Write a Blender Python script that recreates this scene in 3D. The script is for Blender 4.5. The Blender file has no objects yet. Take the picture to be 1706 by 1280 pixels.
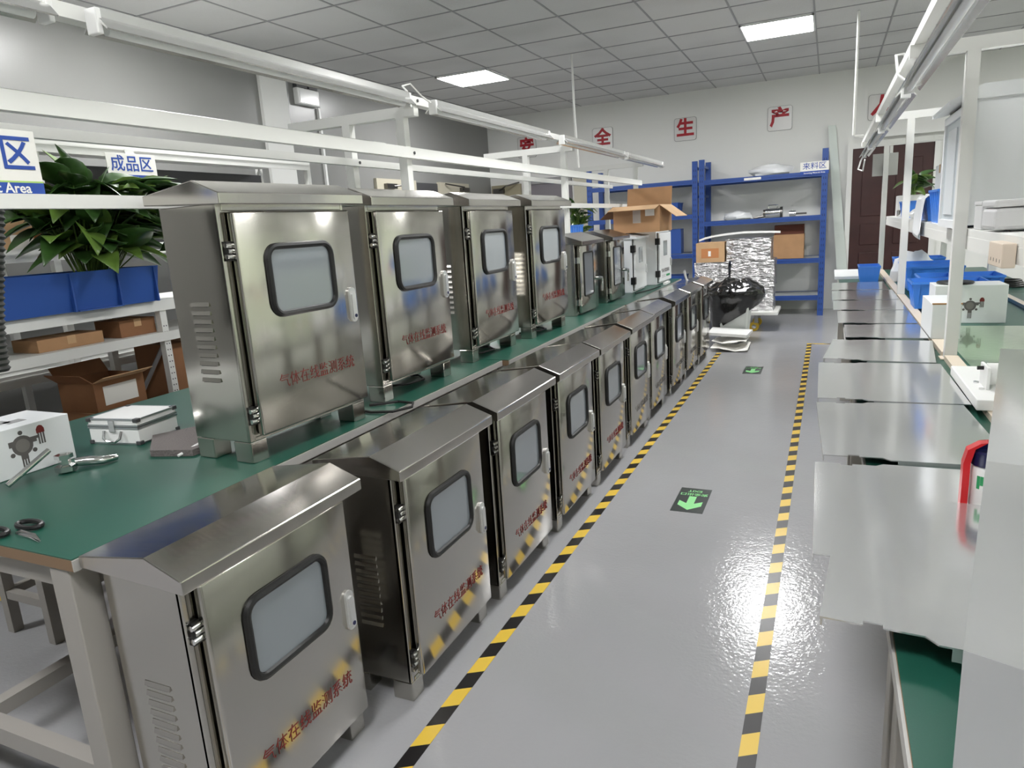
import bpy, bmesh, math, random
from mathutils import Vector, Matrix, Euler, noise

random.seed(7)
PI = math.pi
SC = bpy.context.scene
COL = SC.collection

# ------------------------------------------------------------------ camera, world, exposure
cam = bpy.data.cameras.new('camera'); cam.sensor_width = 36.0; cam.lens = 1155.73*36/1706
cam.clip_start = 0.05
camera = bpy.data.objects.new('camera', cam); COL.objects.link(camera)
_R = ((0.91191983, 0.40567017, -0.06191873), (0.03416723, -0.22541891, -0.97366263), (-0.40894354, 0.88578667, -0.2194246))
_m = Matrix(((_R[0][0], -_R[1][0], -_R[2][0], 0), (_R[0][1], -_R[1][1], -_R[2][1], 0), (_R[0][2], -_R[1][2], -_R[2][2], 1.36), (0, 0, 0, 1)))
camera.matrix_world = _m
SC.camera = camera

world = bpy.data.worlds.new('world'); SC.world = world; world.use_nodes = True
world.node_tree.nodes['Background'].inputs[0].default_value = (0.9, 0.95, 1.0, 1)
world.node_tree.nodes['Background'].inputs[1].default_value = 0.05
SC.view_settings.view_transform = 'Standard'
SC.view_settings.look = 'None'
SC.view_settings.gamma = 1.0
SC.view_settings.use_curve_mapping = False
SC.view_settings.exposure = 0.0
PANEL_STRENGTH = 55.0

# ------------------------------------------------------------------ materials
MATS = {}
def lin(c):
    return tuple(((v/255)/12.92 if v/255 <= 0.04045 else ((v/255+0.055)/1.055)**2.4) for v in c)

def mat(name, rgb, rough=0.5, metal=0.0, bump=None, coat=0.0, var=None, emit=None, trans=0.0, alpha=1.0, aniso=0.0, spec=0.5):
    """rgb is sRGB 0-255; bump=(scale, strength[, stretch]); var=(scale, amount) mixes a darker tone through noise"""
    if name in MATS: return MATS[name]
    m = bpy.data.materials.new(name); m.use_nodes = True
    nt = m.node_tree; b = nt.nodes['Principled BSDF']
    col = lin(rgb) + (1,)
    b.inputs['Base Color'].default_value = col
    b.inputs['Roughness'].default_value = rough
    b.inputs['Metallic'].default_value = metal
    b.inputs['Coat Weight'].default_value = coat
    b.inputs['Coat Roughness'].default_value = 0.06
    b.inputs['Specular IOR Level'].default_value = spec
    if trans: b.inputs['Transmission Weight'].default_value = trans
    if alpha < 1: b.inputs['Alpha'].default_value = alpha
    if aniso:
        b.inputs['Anisotropic'].default_value = aniso
    if emit:
        b.inputs['Emission Color'].default_value = lin(emit[0]) + (1,)
        b.inputs['Emission Strength'].default_value = emit[1]
    tc = nt.nodes.new('ShaderNodeTexCoord')
    if bump:
        n = nt.nodes.new('ShaderNodeTexNoise'); n.inputs['Scale'].default_value = bump[0]; n.inputs['Detail'].default_value = 4
        mp = nt.nodes.new('ShaderNodeMapping')
        if len(bump) > 2: mp.inputs['Scale'].default_value = bump[2]
        bp = nt.nodes.new('ShaderNodeBump'); bp.inputs['Strength'].default_value = bump[1]; bp.inputs['Distance'].default_value = 0.01
        nt.links.new(tc.outputs['Object'], mp.inputs[0]); nt.links.new(mp.outputs[0], n.inputs['Vector'])
        nt.links.new(n.outputs['Fac'], bp.inputs['Height']); nt.links.new(bp.outputs[0], b.inputs['Normal'])
    if var:
        n = nt.nodes.new('ShaderNodeTexNoise'); n.inputs['Scale'].default_value = var[0]; n.inputs['Detail'].default_value = 5
        r = nt.nodes.new('ShaderNodeMapRange'); r.inputs[1].default_value = 0.3; r.inputs[2].default_value = 0.7
        mx = nt.nodes.new('ShaderNodeMix'); mx.data_type = 'RGBA'
        mx.inputs[6].default_value = tuple(v*(1-var[1]) for v in col[:3]) + (1,)
        mx.inputs[7].default_value = tuple(min(1, v*(1+var[1]*0.5)) for v in col[:3]) + (1,)
        nt.links.new(tc.outputs['Object'], n.inputs['Vector']); nt.links.new(n.outputs['Fac'], r.inputs[0])
        nt.links.new(r.outputs[0], mx.inputs[0]); nt.links.new(mx.outputs[2], b.inputs['Base Color'])
    MATS[name] = m
    return m

def steel_mat(name, rgb, rough, aniso, grain, wave=0.10):
    m = mat(name, rgb, rough, 1.0)
    nt = m.node_tree; b = nt.nodes['Principled BSDF']
    tg = nt.nodes.new('ShaderNodeTangent'); tg.direction_type = 'RADIAL'; tg.axis = 'Z'
    b.inputs['Anisotropic'].default_value = aniso; b.inputs['Anisotropic Rotation'].default_value = 0.25
    nt.links.new(tg.outputs[0], b.inputs['Tangent'])
    tc = nt.nodes.new('ShaderNodeTexCoord'); mp = nt.nodes.new('ShaderNodeMapping'); mp.inputs['Scale'].default_value = grain
    n = nt.nodes.new('ShaderNodeTexNoise'); n.inputs['Scale'].default_value = 6; n.inputs['Detail'].default_value = 3
    r = nt.nodes.new('ShaderNodeMapRange'); r.inputs[1].default_value = 0.25; r.inputs[2].default_value = 0.75
    r.inputs[3].default_value = rough-0.015; r.inputs[4].default_value = rough+0.02
    nt.links.new(tc.outputs['Object'], mp.inputs[0]); nt.links.new(mp.outputs[0], n.inputs['Vector'])
    nt.links.new(n.outputs['Fac'], r.inputs[0]); nt.links.new(r.outputs[0], b.inputs['Roughness'])
    # slight sheet waviness
    n2 = nt.nodes.new('ShaderNodeTexNoise'); n2.inputs['Scale'].default_value = 4.5; n2.inputs['Detail'].default_value = 1
    bp = nt.nodes.new('ShaderNodeBump'); bp.inputs['Strength'].default_value = wave; bp.inputs['Distance'].default_value = 0.02
    nt.links.new(tc.outputs['Object'], n2.inputs['Vector']); nt.links.new(n2.outputs['Fac'], bp.inputs['Height'])
    nt.links.new(bp.outputs[0], b.inputs['Normal'])
    return m

STEEL = steel_mat('brushed_steel', (190, 187, 180), 0.14, 0.6, (1, 30, 1), 0.10)
ROOFST = steel_mat('roof_steel', (198, 194, 189), 0.16, 0.3, (1, 20, 1), 0.04)
SHEET = steel_mat('sheet_steel', (224, 225, 225), 0.13, 0.1, (2, 12, 1), 0.02)
SHEET.node_tree.nodes['Principled BSDF'].inputs['Metallic'].default_value = 0.8
CHROME = mat('chrome', (225, 225, 225), 0.12, 1.0)
DARKST = mat('dark_steel', (110, 108, 105), 0.35, 1.0)
RUBBER = mat('black_rubber', (22, 22, 22), 0.5)
PANE = mat('window_glass', (128, 135, 140), 0.08, coat=1.0)
PANE.node_tree.nodes['Principled BSDF'].inputs['Coat IOR'].default_value = 1.7
RED = mat('red_print', (114, 32, 28), 0.65)
GREYPR = mat('grey_print', (95, 92, 90), 0.55)
WHITEP = mat('white_paint', (226, 226, 222), 0.42)
WHITEB = mat('white_powder_coat', (232, 234, 235), 0.38)
CREAM = mat('cream_wood_edge', (214, 200, 182), 0.5)
GREEN = mat('green_mat', (27, 78, 64), 0.36, var=(3, 0.08), bump=(300, 0.03))
GREENF = mat('green_film_mat', (120, 148, 112), 0.16, bump=(16, 0.35, (1, 5, 1)), coat=0.8)
PLY = mat('plywood_edge', (128, 104, 80), 0.7)
LEGP = mat('grey_leg_paint', (158, 154, 148), 0.5)
EDGEM = mat('grey_edge_strip', (168, 166, 162), 0.4)
BLUE = mat('blue_plastic', (46, 84, 160), 0.38)
BLUEB = mat('bright_blue_plastic', (66, 134, 226), 0.38)
RACKB = mat('blue_rack_paint', (44, 77, 148), 0.4)
CARD = mat('cardboard', (176, 136, 98), 0.8, var=(8, 0.1))
CARDD = mat('brown_cardboard', (140, 98, 66), 0.85, var=(8, 0.1))
CARDB = mat('light_cardboard', (196, 160, 120), 0.8, var=(8, 0.08))
BLACK = mat('black_plastic', (20, 20, 20), 0.4)
ALU = mat('aluminium', (200, 202, 204), 0.32, 1.0)
WPLAST = mat('white_plastic', (236, 236, 234), 0.4)
PAPER = mat('white_paper', (238, 236, 230), 0.8)
LEAFD = mat('dark_leaf', (52, 84, 36), 0.35, var=(20, 0.25))
LEAFL = mat('light_leaf', (98, 128, 54), 0.35, var=(20, 0.25))
SOIL = mat('dark_soil', (40, 30, 22), 0.95)
ORANGE = mat('orange_plastic', (226, 110, 40), 0.4)
REDP = mat('red_plastic', (206, 34, 40), 0.35)
NAVY = mat('navy_plastic', (24, 28, 70), 0.3)
GREENP = mat('green_print', (40, 150, 90), 0.5)
BLUEPR = mat('blue_print', (32, 72, 160), 0.5)
GREYB = mat('grey_box_plastic', (206, 206, 206), 0.45)
CLEARP = mat('clear_film', (240, 242, 242), 0.12, trans=0.75, bump=(30, 0.5))
CLEARP.node_tree.nodes['Principled BSDF'].inputs['IOR'].default_value = 1.1
FOAM = mat('grey_foam', (110, 104, 102), 0.95, bump=(180, 0.6))
TUBEW = mat('lamp_tube_glass', (236, 238, 236), 0.25, coat=0.4)
REFLEC = mat('white_reflector', (232, 232, 230), 0.16, 0.75)
FOIL = mat('crumpled_plastic_wrap', (200, 200, 200), 0.16, 0.9, bump=(16, 1.0, (1, 1, 2.4)), var=(14, 0.5))
for _n in FOIL.node_tree.nodes:
    if _n.bl_idname == 'ShaderNodeBump': _n.inputs['Distance'].default_value = 0.05
BAGB = mat('black_bag_film', (16, 16, 16), 0.18, bump=(16, 0.8), coat=0.5)
BIN_G = mat('pale_grey_bin', (206, 210, 206), 0.5)
DOORW = mat('dark_wood_door', (62, 32, 30), 0.42, var=(6, 0.2))
DOORB = mat('beige_door', (188, 182, 164), 0.5)
DGREY = mat('dark_grey_metal', (70, 70, 72), 0.5)
GREYP = mat('grey_paint', (150, 150, 150), 0.5)
ACRYL = mat('pale_plastic', (214, 212, 206), 0.3)
YELLOW = mat('yellow_plastic', (216, 178, 50), 0.45)
LIGHTD = mat('lit_diffuser', (255, 255, 255), 0.5, emit=((255, 255, 255), PANEL_STRENGTH))

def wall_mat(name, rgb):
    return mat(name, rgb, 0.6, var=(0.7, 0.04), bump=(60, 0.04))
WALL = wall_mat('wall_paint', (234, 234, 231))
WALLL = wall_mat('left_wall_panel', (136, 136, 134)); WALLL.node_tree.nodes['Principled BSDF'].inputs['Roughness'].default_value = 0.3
WALLR = wall_mat('right_wall_paint', (230, 238, 216))

def floor_mat():
    m = bpy.data.materials.new('grey_epoxy_floor'); m.use_nodes = True
    nt = m.node_tree; b = nt.nodes['Principled BSDF']; L = nt.links.new
    tc = nt.nodes.new('ShaderNodeTexCoord')
    n1 = nt.nodes.new('ShaderNodeTexNoise'); n1.inputs['Scale'].default_value = 0.8; n1.inputs['Detail'].default_value = 6
    cr = nt.nodes.new('ShaderNodeValToRGB')
    cr.color_ramp.elements[0].position = 0.3; cr.color_ramp.elements[0].color = lin((158, 158, 160)) + (1,)
    cr.color_ramp.elements[1].position = 0.7; cr.color_ramp.elements[1].color = lin((168, 168, 170)) + (1,)
    L(tc.outputs['Object'], n1.inputs['Vector']); L(n1.outputs['Fac'], cr.inputs[0]); L(cr.outputs[0], b.inputs['Base Color'])
    # scuffed varnish: a patch on the near right part of the floor is rougher and orange-peeled
    n2 = nt.nodes.new('ShaderNodeTexNoise'); n2.inputs['Scale'].default_value = 75; n2.inputs['Detail'].default_value = 2
    n3 = nt.nodes.new('ShaderNodeTexNoise'); n3.inputs['Scale'].default_value = 20; n3.inputs['Detail'].default_value = 2
    ad = nt.nodes.new('ShaderNodeMath'); ad.operation = 'ADD'
    L(tc.outputs['Object'], n2.inputs['Vector']); L(tc.outputs['Object'], n3.inputs['Vector'])
    L(n2.outputs['Fac'], ad.inputs[0]); L(n3.outputs['Fac'], ad.inputs[1])
    bp = nt.nodes.new('ShaderNodeBump'); bp.inputs['Strength'].default_value = 0.22; bp.inputs['Distance'].default_value = 0.004
    L(ad.outputs[0], bp.inputs['Height']); L(bp.outputs[0], b.inputs['Normal'])
    b.inputs['Roughness'].default_value = 0.13
    b.inputs['Specular IOR Level'].default_value = 0.5
    return m
FLOORM = floor_mat()

def ceiling_mat():
    m = bpy.data.materials.new('mineral_ceiling_tile'); m.use_nodes = True
    nt = m.node_tree; b = nt.nodes['Principled BSDF']; L = nt.links.new
    tc = nt.nodes.new('ShaderNodeTexCoord'); n = nt.nodes.new('ShaderNodeTexNoise'); n.inputs['Scale'].default_value = 220; n.inputs['Detail'].default_value = 3
    n2 = nt.nodes.new('ShaderNodeTexNoise'); n2.inputs['Scale'].default_value = 1.1
    mx = nt.nodes.new('ShaderNodeMath'); mx.operation = 'ADD'
    r = nt.nodes.new('ShaderNodeValToRGB')
    r.color_ramp.elements[0].position = 0.75; r.color_ramp.elements[0].color = lin((194, 194, 193)) + (1,)
    r.color_ramp.elements[1].position = 1.2; r.color_ramp.elements[1].color = lin((208, 208, 207)) + (1,)
    L(tc.outputs['Object'], n.inputs['Vector']); L(tc.outputs['Object'], n2.inputs['Vector'])
    L(n.outputs['Fac'], mx.inputs[0]); L(n2.outputs['Fac'], mx.inputs[1]); L(mx.outputs[0], r.inputs[0]); L(r.outputs[0], b.inputs['Base Color'])
    b.inputs['Roughness'].default_value = 0.9
    return m
CEILM = ceiling_mat()
GRIDM = mat('ceiling_grid_metal', (150, 150, 152), 0.5)

def tape_mat(slope, period, off):
    m = bpy.data.materials.new('hazard_tape'); m.use_nodes = True
    nt = m.node_tree; b = nt.nodes['Principled BSDF']; L = nt.links.new
    tc = nt.nodes.new('ShaderNodeTexCoord'); sp = nt.nodes.new('ShaderNodeSeparateXYZ'); L(tc.outputs['Object'], sp.inputs[0])
    a = nt.nodes.new('ShaderNodeMath'); a.operation = 'MULTIPLY_ADD'; a.inputs[1].default_value = -slope
    L(sp.outputs['X'], a.inputs[0]); L(sp.outputs['Y'], a.inputs[2])
    f = nt.nodes.new('ShaderNodeMath'); f.operation = 'MULTIPLY_ADD'; f.inputs[1].default_value = 1/period; f.inputs[2].default_value = off
    L(a.outputs[0], f.inputs[0])
    fr = nt.nodes.new('ShaderNodeMath'); fr.operation = 'FRACT'; L(f.outputs[0], fr.inputs[0])
    gt = nt.nodes.new('ShaderNodeMath'); gt.operation = 'GREATER_THAN'; gt.inputs[1].default_value = 0.5; L(fr.outputs[0], gt.inputs[0])
    mx = nt.nodes.new('ShaderNodeMix'); mx.data_type = 'RGBA'
    mx.inputs[6].default_value = lin((30, 28, 28)) + (1,); mx.inputs[7].default_value = lin((226, 190, 72)) + (1,)
    L(gt.outputs[0], mx.inputs[0]); L(mx.outputs[2], b.inputs['Base Color'])
    b.inputs['Roughness'].default_value = 0.3
    return m

# ------------------------------------------------------------------ mesh helpers
class MB:
    """collects shapes for ONE mesh"""
    def __init__(s): s.bm = bmesh.new(); s.mi = 0
    def _paint(s, faces):
        for f in faces: f.material_index = s.mi
    def box(s, x0, x1, y0, y1, z0, z1, M=None, bevel=0, seg=2):
        vs = [s.bm.verts.new(Vector(p)) for p in ((x0,y0,z0),(x1,y0,z0),(x1,y1,z0),(x0,y1,z0),(x0,y0,z1),(x1,y0,z1),(x1,y1,z1),(x0,y1,z1))]
        fs = [s.bm.faces.new([vs[i] for i in q]) for q in ((3,2,1,0),(4,5,6,7),(0,1,5,4),(1,2,6,5),(2,3,7,6),(3,0,4,7))]
        s._paint(fs)
        if bevel:
            es = list({e for f in fs for e in f.edges})
            r = bmesh.ops.bevel(s.bm, geom=es, offset=bevel, segments=seg, affect='EDGES', profile=0.5)
            s._paint(r['faces'])
            vs = list({v for f in r['faces'] for v in f.verts} | {v for v in vs if v.is_valid})
            vs2 = set()
            for f in list(fs):
                if f.is_valid: vs2 |= set(f.verts)
            vs = list(set(vs) | vs2)
        if M is not None:
            for v in vs: v.co = M @ v.co
        return s
    def loft(s, rings, closed=True, cap0=True, cap1=True):
        R = [[s.bm.verts.new(Vector(p)) for p in r] for r in rings]
        n = len(R[0]); fs = []
        for a, b in zip(R, R[1:]):
            for i in range(n if closed else n-1):
                j = (i+1) % n
                fs.append(s.bm.faces.new((a[i], a[j], b[j], b[i])))
        if cap0 and closed: fs.append(s.bm.faces.new(list(reversed(R[0]))))
        if cap1 and closed: fs.append(s.bm.faces.new(R[-1]))
        s._paint(fs); return s
    def prism(s, poly, vec, M=None):
        vec = Vector(vec)
        a = [Vector(p) for p in poly]; b = [p+vec for p in a]
        if M is not None: a = [M @ p for p in a]; b = [M @ p for p in b]
        return s.loft([a, b])
    def tube(s, path, r, n=8, caps=True):
        path = [Vector(p) for p in path]; rs = r if isinstance(r, (list, tuple)) else [r]*len(path)
        rings = []; up = None
        for i, p in enumerate(path):
            d = (path[min(i+1, len(path)-1)] - path[max(i-1, 0)]).normalized()
            if up is None:
                up = Vector((0, 0, 1)) if abs(d.z) < 0.9 else Vector((1, 0, 0))
            u = d.cross(up).normalized(); w = u.cross(d).normalized(); up = w
            rings.append([p + (u*math.cos(2*PI*k/n) + w*math.sin(2*PI*k/n))*rs[i] for k in range(n)])
        return s.loft(rings, True, caps, caps)
    def cyl(s, p0, p1, r, n=16): return s.tube([p0, p1], r, n)
    def lathe(s, prof, c=(0,0,0), n=24, M=None):
        c = Vector(c); rings = []
        for rr, z in prof:
            rings.append([Vector((math.cos(2*PI*k/n)*rr, math.sin(2*PI*k/n)*rr, z)) for k in range(n)])
        if M is not None: rings = [[M @ p for p in r] for r in rings]
        rings = [[p+c for p in r] for r in rings]
        return s.loft(rings, True, True, True)
    def grid(s, fn, nu, nv):
        V = [[s.bm.verts.new(Vector(fn(i/nu, j/nv))) for j in range(nv+1)] for i in range(nu+1)]
        fs = [s.bm.faces.new((V[i][j], V[i+1][j], V[i+1][j+1], V[i][j+1])) for i in range(nu) for j in range(nv)]
        s._paint(fs); return s
    def slab_from_grid(s, fn, nu, nv, t):
        """thin curved sheet with real thickness t (down)"""
        top = [[Vector(fn(i/nu, j/nv)) for j in range(nv+1)] for i in range(nu+1)]
        A = [[s.bm.verts.new(p) for p in r] for r in top]
        B = [[s.bm.verts.new(p-Vector((0,0,t))) for p in r] for r in top]
        fs = []
        for i in range(nu):
            for j in range(nv):
                fs.append(s.bm.faces.new((A[i][j], A[i+1][j], A[i+1][j+1], A[i][j+1])))
                fs.append(s.bm.faces.new((B[i][j+1], B[i+1][j+1], B[i+1][j], B[i][j])))
        for i in range(nu):
            fs.append(s.bm.faces.new((B[i][0], B[i+1][0], A[i+1][0], A[i][0])))
            fs.append(s.bm.faces.new((A[i][nv], A[i+1][nv], B[i+1][nv], B[i][nv])))
        for j in range(nv):
            fs.append(s.bm.faces.new((A[0][j], A[0][j+1], B[0][j+1], B[0][j])))
            fs.append(s.bm.faces.new((B[nu][j], B[nu][j+1], A[nu][j+1], A[nu][j])))
        s._paint(fs); return s
    def build(s, name, m, parent=None, loc=None, rot=None, smooth=False, bevel=0):
        me = bpy.data.meshes.new(name)
        bmesh.ops.recalc_face_normals(s.bm, faces=s.bm.faces)
        s.bm.to_mesh(me); s.bm.free()
        for q in (m if isinstance(m, (list, tuple)) else [m]): me.materials.append(q)
        if smooth:
            me.polygons.foreach_set('use_smooth', [True]*len(me.polygons))
            if hasattr(me, 'set_sharp_from_angle'): me.set_sharp_from_angle(angle=math.radians(40))
        o = bpy.data.objects.new(name, me); COL.objects.link(o)
        if parent: o.parent = parent
        if loc: o.location = loc
        if rot: o.rotation_euler = rot
        if bevel:
            bv = o.modifiers.new('bevel', 'BEVEL'); bv.width = bevel; bv.segments = 2; bv.limit_method = 'ANGLE'
        return o

def thing(name, label, cat, loc=(0,0,0), rz=0, group=None):
    o = bpy.data.objects.new(name, None); COL.objects.link(o); o.empty_display_size = 0.05
    o.location = loc; o.rotation_euler = (0, 0, rz)
    o['label'] = label; o['category'] = cat
    if group: o['group'] = group
    return o
def tag(o, label, cat, group=None):
    o['label'] = label; o['category'] = cat
    if group: o['group'] = group
    return o
def struct(o, label=None):
    o['kind'] = 'structure'
    if label: o['label'] = label
    return o
def dup(root, loc, rz=0, label=None, group=None):
    def cp(o, par):
        c = o.copy(); COL.objects.link(c)
        if par: c.parent = par; c.matrix_parent_inverse = o.matrix_parent_inverse.copy()
        for ch in kids[o]: cp(ch, c)
        return c
    kids = {}
    def walk(o):
        kids[o] = list(o.children)
        for ch in kids[o]: walk(ch)
    walk(root)
    r = cp(root, None); r.location = loc; r.rotation_euler = (0, 0, rz)
    if label: r['label'] = label
    if group: r['group'] = group
    return r

def text(name, body, size, m, parent=None, loc=(0,0,0), rot=(0,0,0), sx=1.0, bold=0.0, align='CENTER', ext=0.0006):
    c = bpy.data.curves.new(name, 'FONT'); c.body = body; c.size = size; c.align_x = align; c.align_y = 'CENTER'
    c.extrude = ext; c.offset = bold; c.resolution_u = 2
    t = bpy.data.objects.new('tmp', c); COL.objects.link(t)
    bpy.context.view_layer.update()
    me = bpy.data.meshes.new_from_object(t.evaluated_get(bpy.context.evaluated_depsgraph_get()))
    bpy.data.objects.remove(t)
    me.name = name; me.materials.clear(); me.materials.append(m)
    o = bpy.data.objects.new(name, me); COL.objects.link(o)
    if parent: o.parent = parent
    o.location = loc; o.rotation_euler = rot; o.scale = (sx, 1, 1)
    return o
FX = (PI/2, 0, PI/2)      # lettering that faces +X
FY = (PI/2, 0, 0)         # lettering that faces -Y

def rrect(w, h, r, n=5):
    pts = []
    for cx, cy, a0 in ((w/2-r, h/2-r, 0), (-w/2+r, h/2-r, PI/2), (-w/2+r, -h/2+r, PI), (w/2-r, -h/2+r, 1.5*PI)):
        for k in range(n+1):
            a = a0 + PI/2*k/n
            pts.append((cx+math.cos(a)*r, cy+math.sin(a)*r))
    return pts
def ring_tube(mb, pts3, r, n=8):
    pts = [Vector(p) for p in pts3]; N = len(pts); rings = []
    c = sum(pts, Vector())/N
    nrm = (pts[0]-c).cross(pts[N//4]-c).normalized()
    for i, p in enumerate(pts):
        d = (pts[(i+1) % N]-pts[i-1]).normalized(); u = nrm; w = d.cross(u).normalized()
        rings.append([p + (u*math.cos(2*PI*k/n) + w*math.sin(2*PI*k/n))*r for k in range(n)])
    rings.append(rings[0]); return mb.loft(rings, True, False, False)

# ------------------------------------------------------------------ the room
XL, XR, YB, YF, ZC = -5.0, 4.2, 10.5, -5.2, 3.06
struct(MB().box(XL-0.15, XR+0.15, YF-0.15, YB+0.15, -0.12, 0).build('floor', FLOORM))
struct(MB().box(XL, XR, YB, YB+0.15, 0, ZC).build('wall_back', WALL))
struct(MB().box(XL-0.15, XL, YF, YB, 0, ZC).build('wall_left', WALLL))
struct(MB().box(XR, XR+0.15, YF, YB, 0, ZC).build('wall_right', WALLR))
struct(MB().box(XL, XR, YF-0.15, YF, 0, ZC).build('wall_front', WALL))
struct(MB().box(XL-0.15, XR+0.15, YF-0.15, YB+0.15, ZC, ZC+0.12).build('ceiling', CEILM))
TP = 0.65; GX0, GY0 = -0.83, 7.29
g = MB()
k = math.ceil((XL-GX0)/TP)
while GX0+k*TP < XR:
    x = GX0+k*TP; g.box(x-0.008, x+0.008, YF, YB, ZC-0.004, ZC); k += 1
k = math.ceil((YF-GY0)/TP)
while GY0+k*TP < YB:
    y = GY0+k*TP; g.box(XL, XR, y-0.008, y+0.008, ZC-0.0045, ZC); k += 1
struct(g.build('trim_1', GRIDM))
# column on the left wall and boxed trunking over the brown door
struct(MB().box(XL, XL+0.035, 5.50, 5.86, 0, ZC).build('trim_2', WALL))
struct(MB().box(0.36, 2.2, YB-0.12, YB, 2.19, 2.25).build('trim_3', WALL))

# brown panelled door in the back wall
d = MB(); d.box(0.25, 1.17, YB-0.04, YB, 0, 2.08)
door = d.build('door_1', DOORW); struct(door)
p = MB()
for x0, x1 in ((0.37, 0.66), (0.76, 1.05)):
    for z0, z1 in ((0.15, 0.75), (0.85, 1.12), (1.22, 1.92)):
        p.box(x0, x1, YB-0.052, YB-0.038, z0, z1)
p.build('door_panel', DOORW, door, bevel=0.008)
f = MB()
f.box(0.19, 0.25, YB-0.06, YB, 0, 2.14).box(1.17, 1.23, YB-0.06, YB, 0, 2.14).box(0.25, 1.17, YB-0.06, YB, 2.08, 2.14)
f.build('door_frame', WALL, door)
MB().cyl((1.09, YB-0.04, 1.02), (1.09, YB-0.1, 1.02), 0.014).cyl((1.1, YB-0.095, 1.02), (0.98, YB-0.095, 1.02), 0.011).build('door_handle', CHROME, door, smooth=True)

# pair of beige doors in the left wall, one more beige door and an opening in the back wall
d2 = struct(MB().box(XL, XL+0.04, 7.25, 8.15, 0, 2.04).build('door_2', DOORB))
MB().box(XL+0.04, XL+0.09, 7.40, 7.62, 1.92, 1.98).tube([(XL+0.09, 7.55, 1.95), (XL+0.2, 7.8, 1.97), (XL+0.06, 8.05, 2.02)], 0.01).build('door_closer', DARKST, d2)
d3 = struct(MB().box(XL, XL+0.04, 8.75, 9.65, 0, 2.04).build('door_3', DOORB))
MB().box(XL+0.04, XL+0.09, 9.35, 9.58, 1.92, 1.98).tube([(XL+0.09, 9.4, 1.95), (XL+0.2, 9.2, 1.97), (XL+0.06, 8.9, 2.02)], 0.01).build('door_closer', DARKST, d3)
struct(MB().box(XL, XL+0.015, 8.15, 8.75, 0, 2.02).build('dark_opening', DGREY))  # dark colour stands in for the darkness of an opening between doors
d4 = struct(MB().box(-4.97, -4.46, YB-0.04, YB, 0, 2.03).build('door_4', mat('olive_beige_door', (160, 152, 128), 0.5)))
MB().box(-4.92, -4.74, YB-0.1, YB-0.04, 1.9, 1.98).tube([(-4.8, YB-0.1, 1.95), (-4.65, YB-0.2, 2.0), (-4.48, YB-0.05, 2.05)], 0.012).build('door_closer', DARKST, d4)
w2 = struct(MB().box(-4.33, -3.62, YB-0.02, YB, 0.0, 2.0).build('window_2', mat('dim_glass', (128, 124, 130), 0.2)))
MB().box(-4.40, -4.33, YB-0.05, YB, 0, 2.02).build('window_frame', mat('red_frame', (150, 52, 40), 0.5), w2)
MB().box(-4.33, -3.62, YB-0.05, YB, 2.0, 2.08).build('window_head', GREYP, w2)
struct(MB().box(-3.56, -3.36, YB-0.1, YB, 0, 2.12).build('trim_4', mat('beige_pillar', (196, 192, 174), 0.5)))

# ------------------------------------------------------------------ ceiling lights
def ceiling_light(x, y, label):
    t = thing('ceiling_light', label, 'ceiling light', (x, y, ZC), 0, 'square ceiling light panels')
    fr = MB(); s = 0.32
    fr.box(-s, s, -s, -s+0.015, -0.022, -0.005).box(-s, s, s-0.015, s, -0.022, -0.005).box(-s, -s+0.015, -s, s, -0.022, -0.005).box(s-0.015, s, -s, s, -0.022, -0.005)
    fr.build('frame', WPLAST, t)
    MB().prism([(a, b, -0.018) for a, b in rrect(0.606, 0.606, 0.03, 3)], (0, 0, 0.012)).build('diffuser', LIGHTD, t)
    return t
for y, row in ((7.615, 'far'), (3.66, 'middle'), (-0.18, 'near')):
    for x, nm in ((-3.755, 'over the left shelving'), (-0.505, 'over the aisle'), (2.745, 'over the right side of the room')):
        ceiling_light(x, y, 'glowing square ceiling light %s, in the %s row' % (nm, row))
# ------------------------------------------------------------------ floor markings
TAPEL = tape_mat(0.6, 0.168, 0.0)
tag(MB().box(-0.992, -0.945, -1.2, 7.12, 0.0002, 0.0014).build('floor_tape', TAPEL, rot=(0, 0, 0)), 'long yellow and black hazard tape beside the row of floor cabinets', 'tape')
TAPER = tape_mat(0.6, 0.168, 0.4)
tag(MB().box(-0.166, -0.122, -1.2, 7.72, 0.0002, 0.0014).build('floor_tape', TAPER), 'long yellow and black hazard tape along the right workbenches', 'tape')
TAPEX = tape_mat(-0.6, 0.168, 0.1)
o = tag(MB().box(-0.12, 0.5, 7.68, 7.722, 0.0002, 0.0014).build('floor_tape', TAPEX), 'short yellow hazard tape turning right at the far end of the aisle', 'tape')
tag(MB().box(-3.09, -3.045, -0.5, 5.0, 0.0002, 0.0014).build('floor_tape', TAPEL), 'yellow and black hazard tape behind the left workbench', 'tape')

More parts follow.
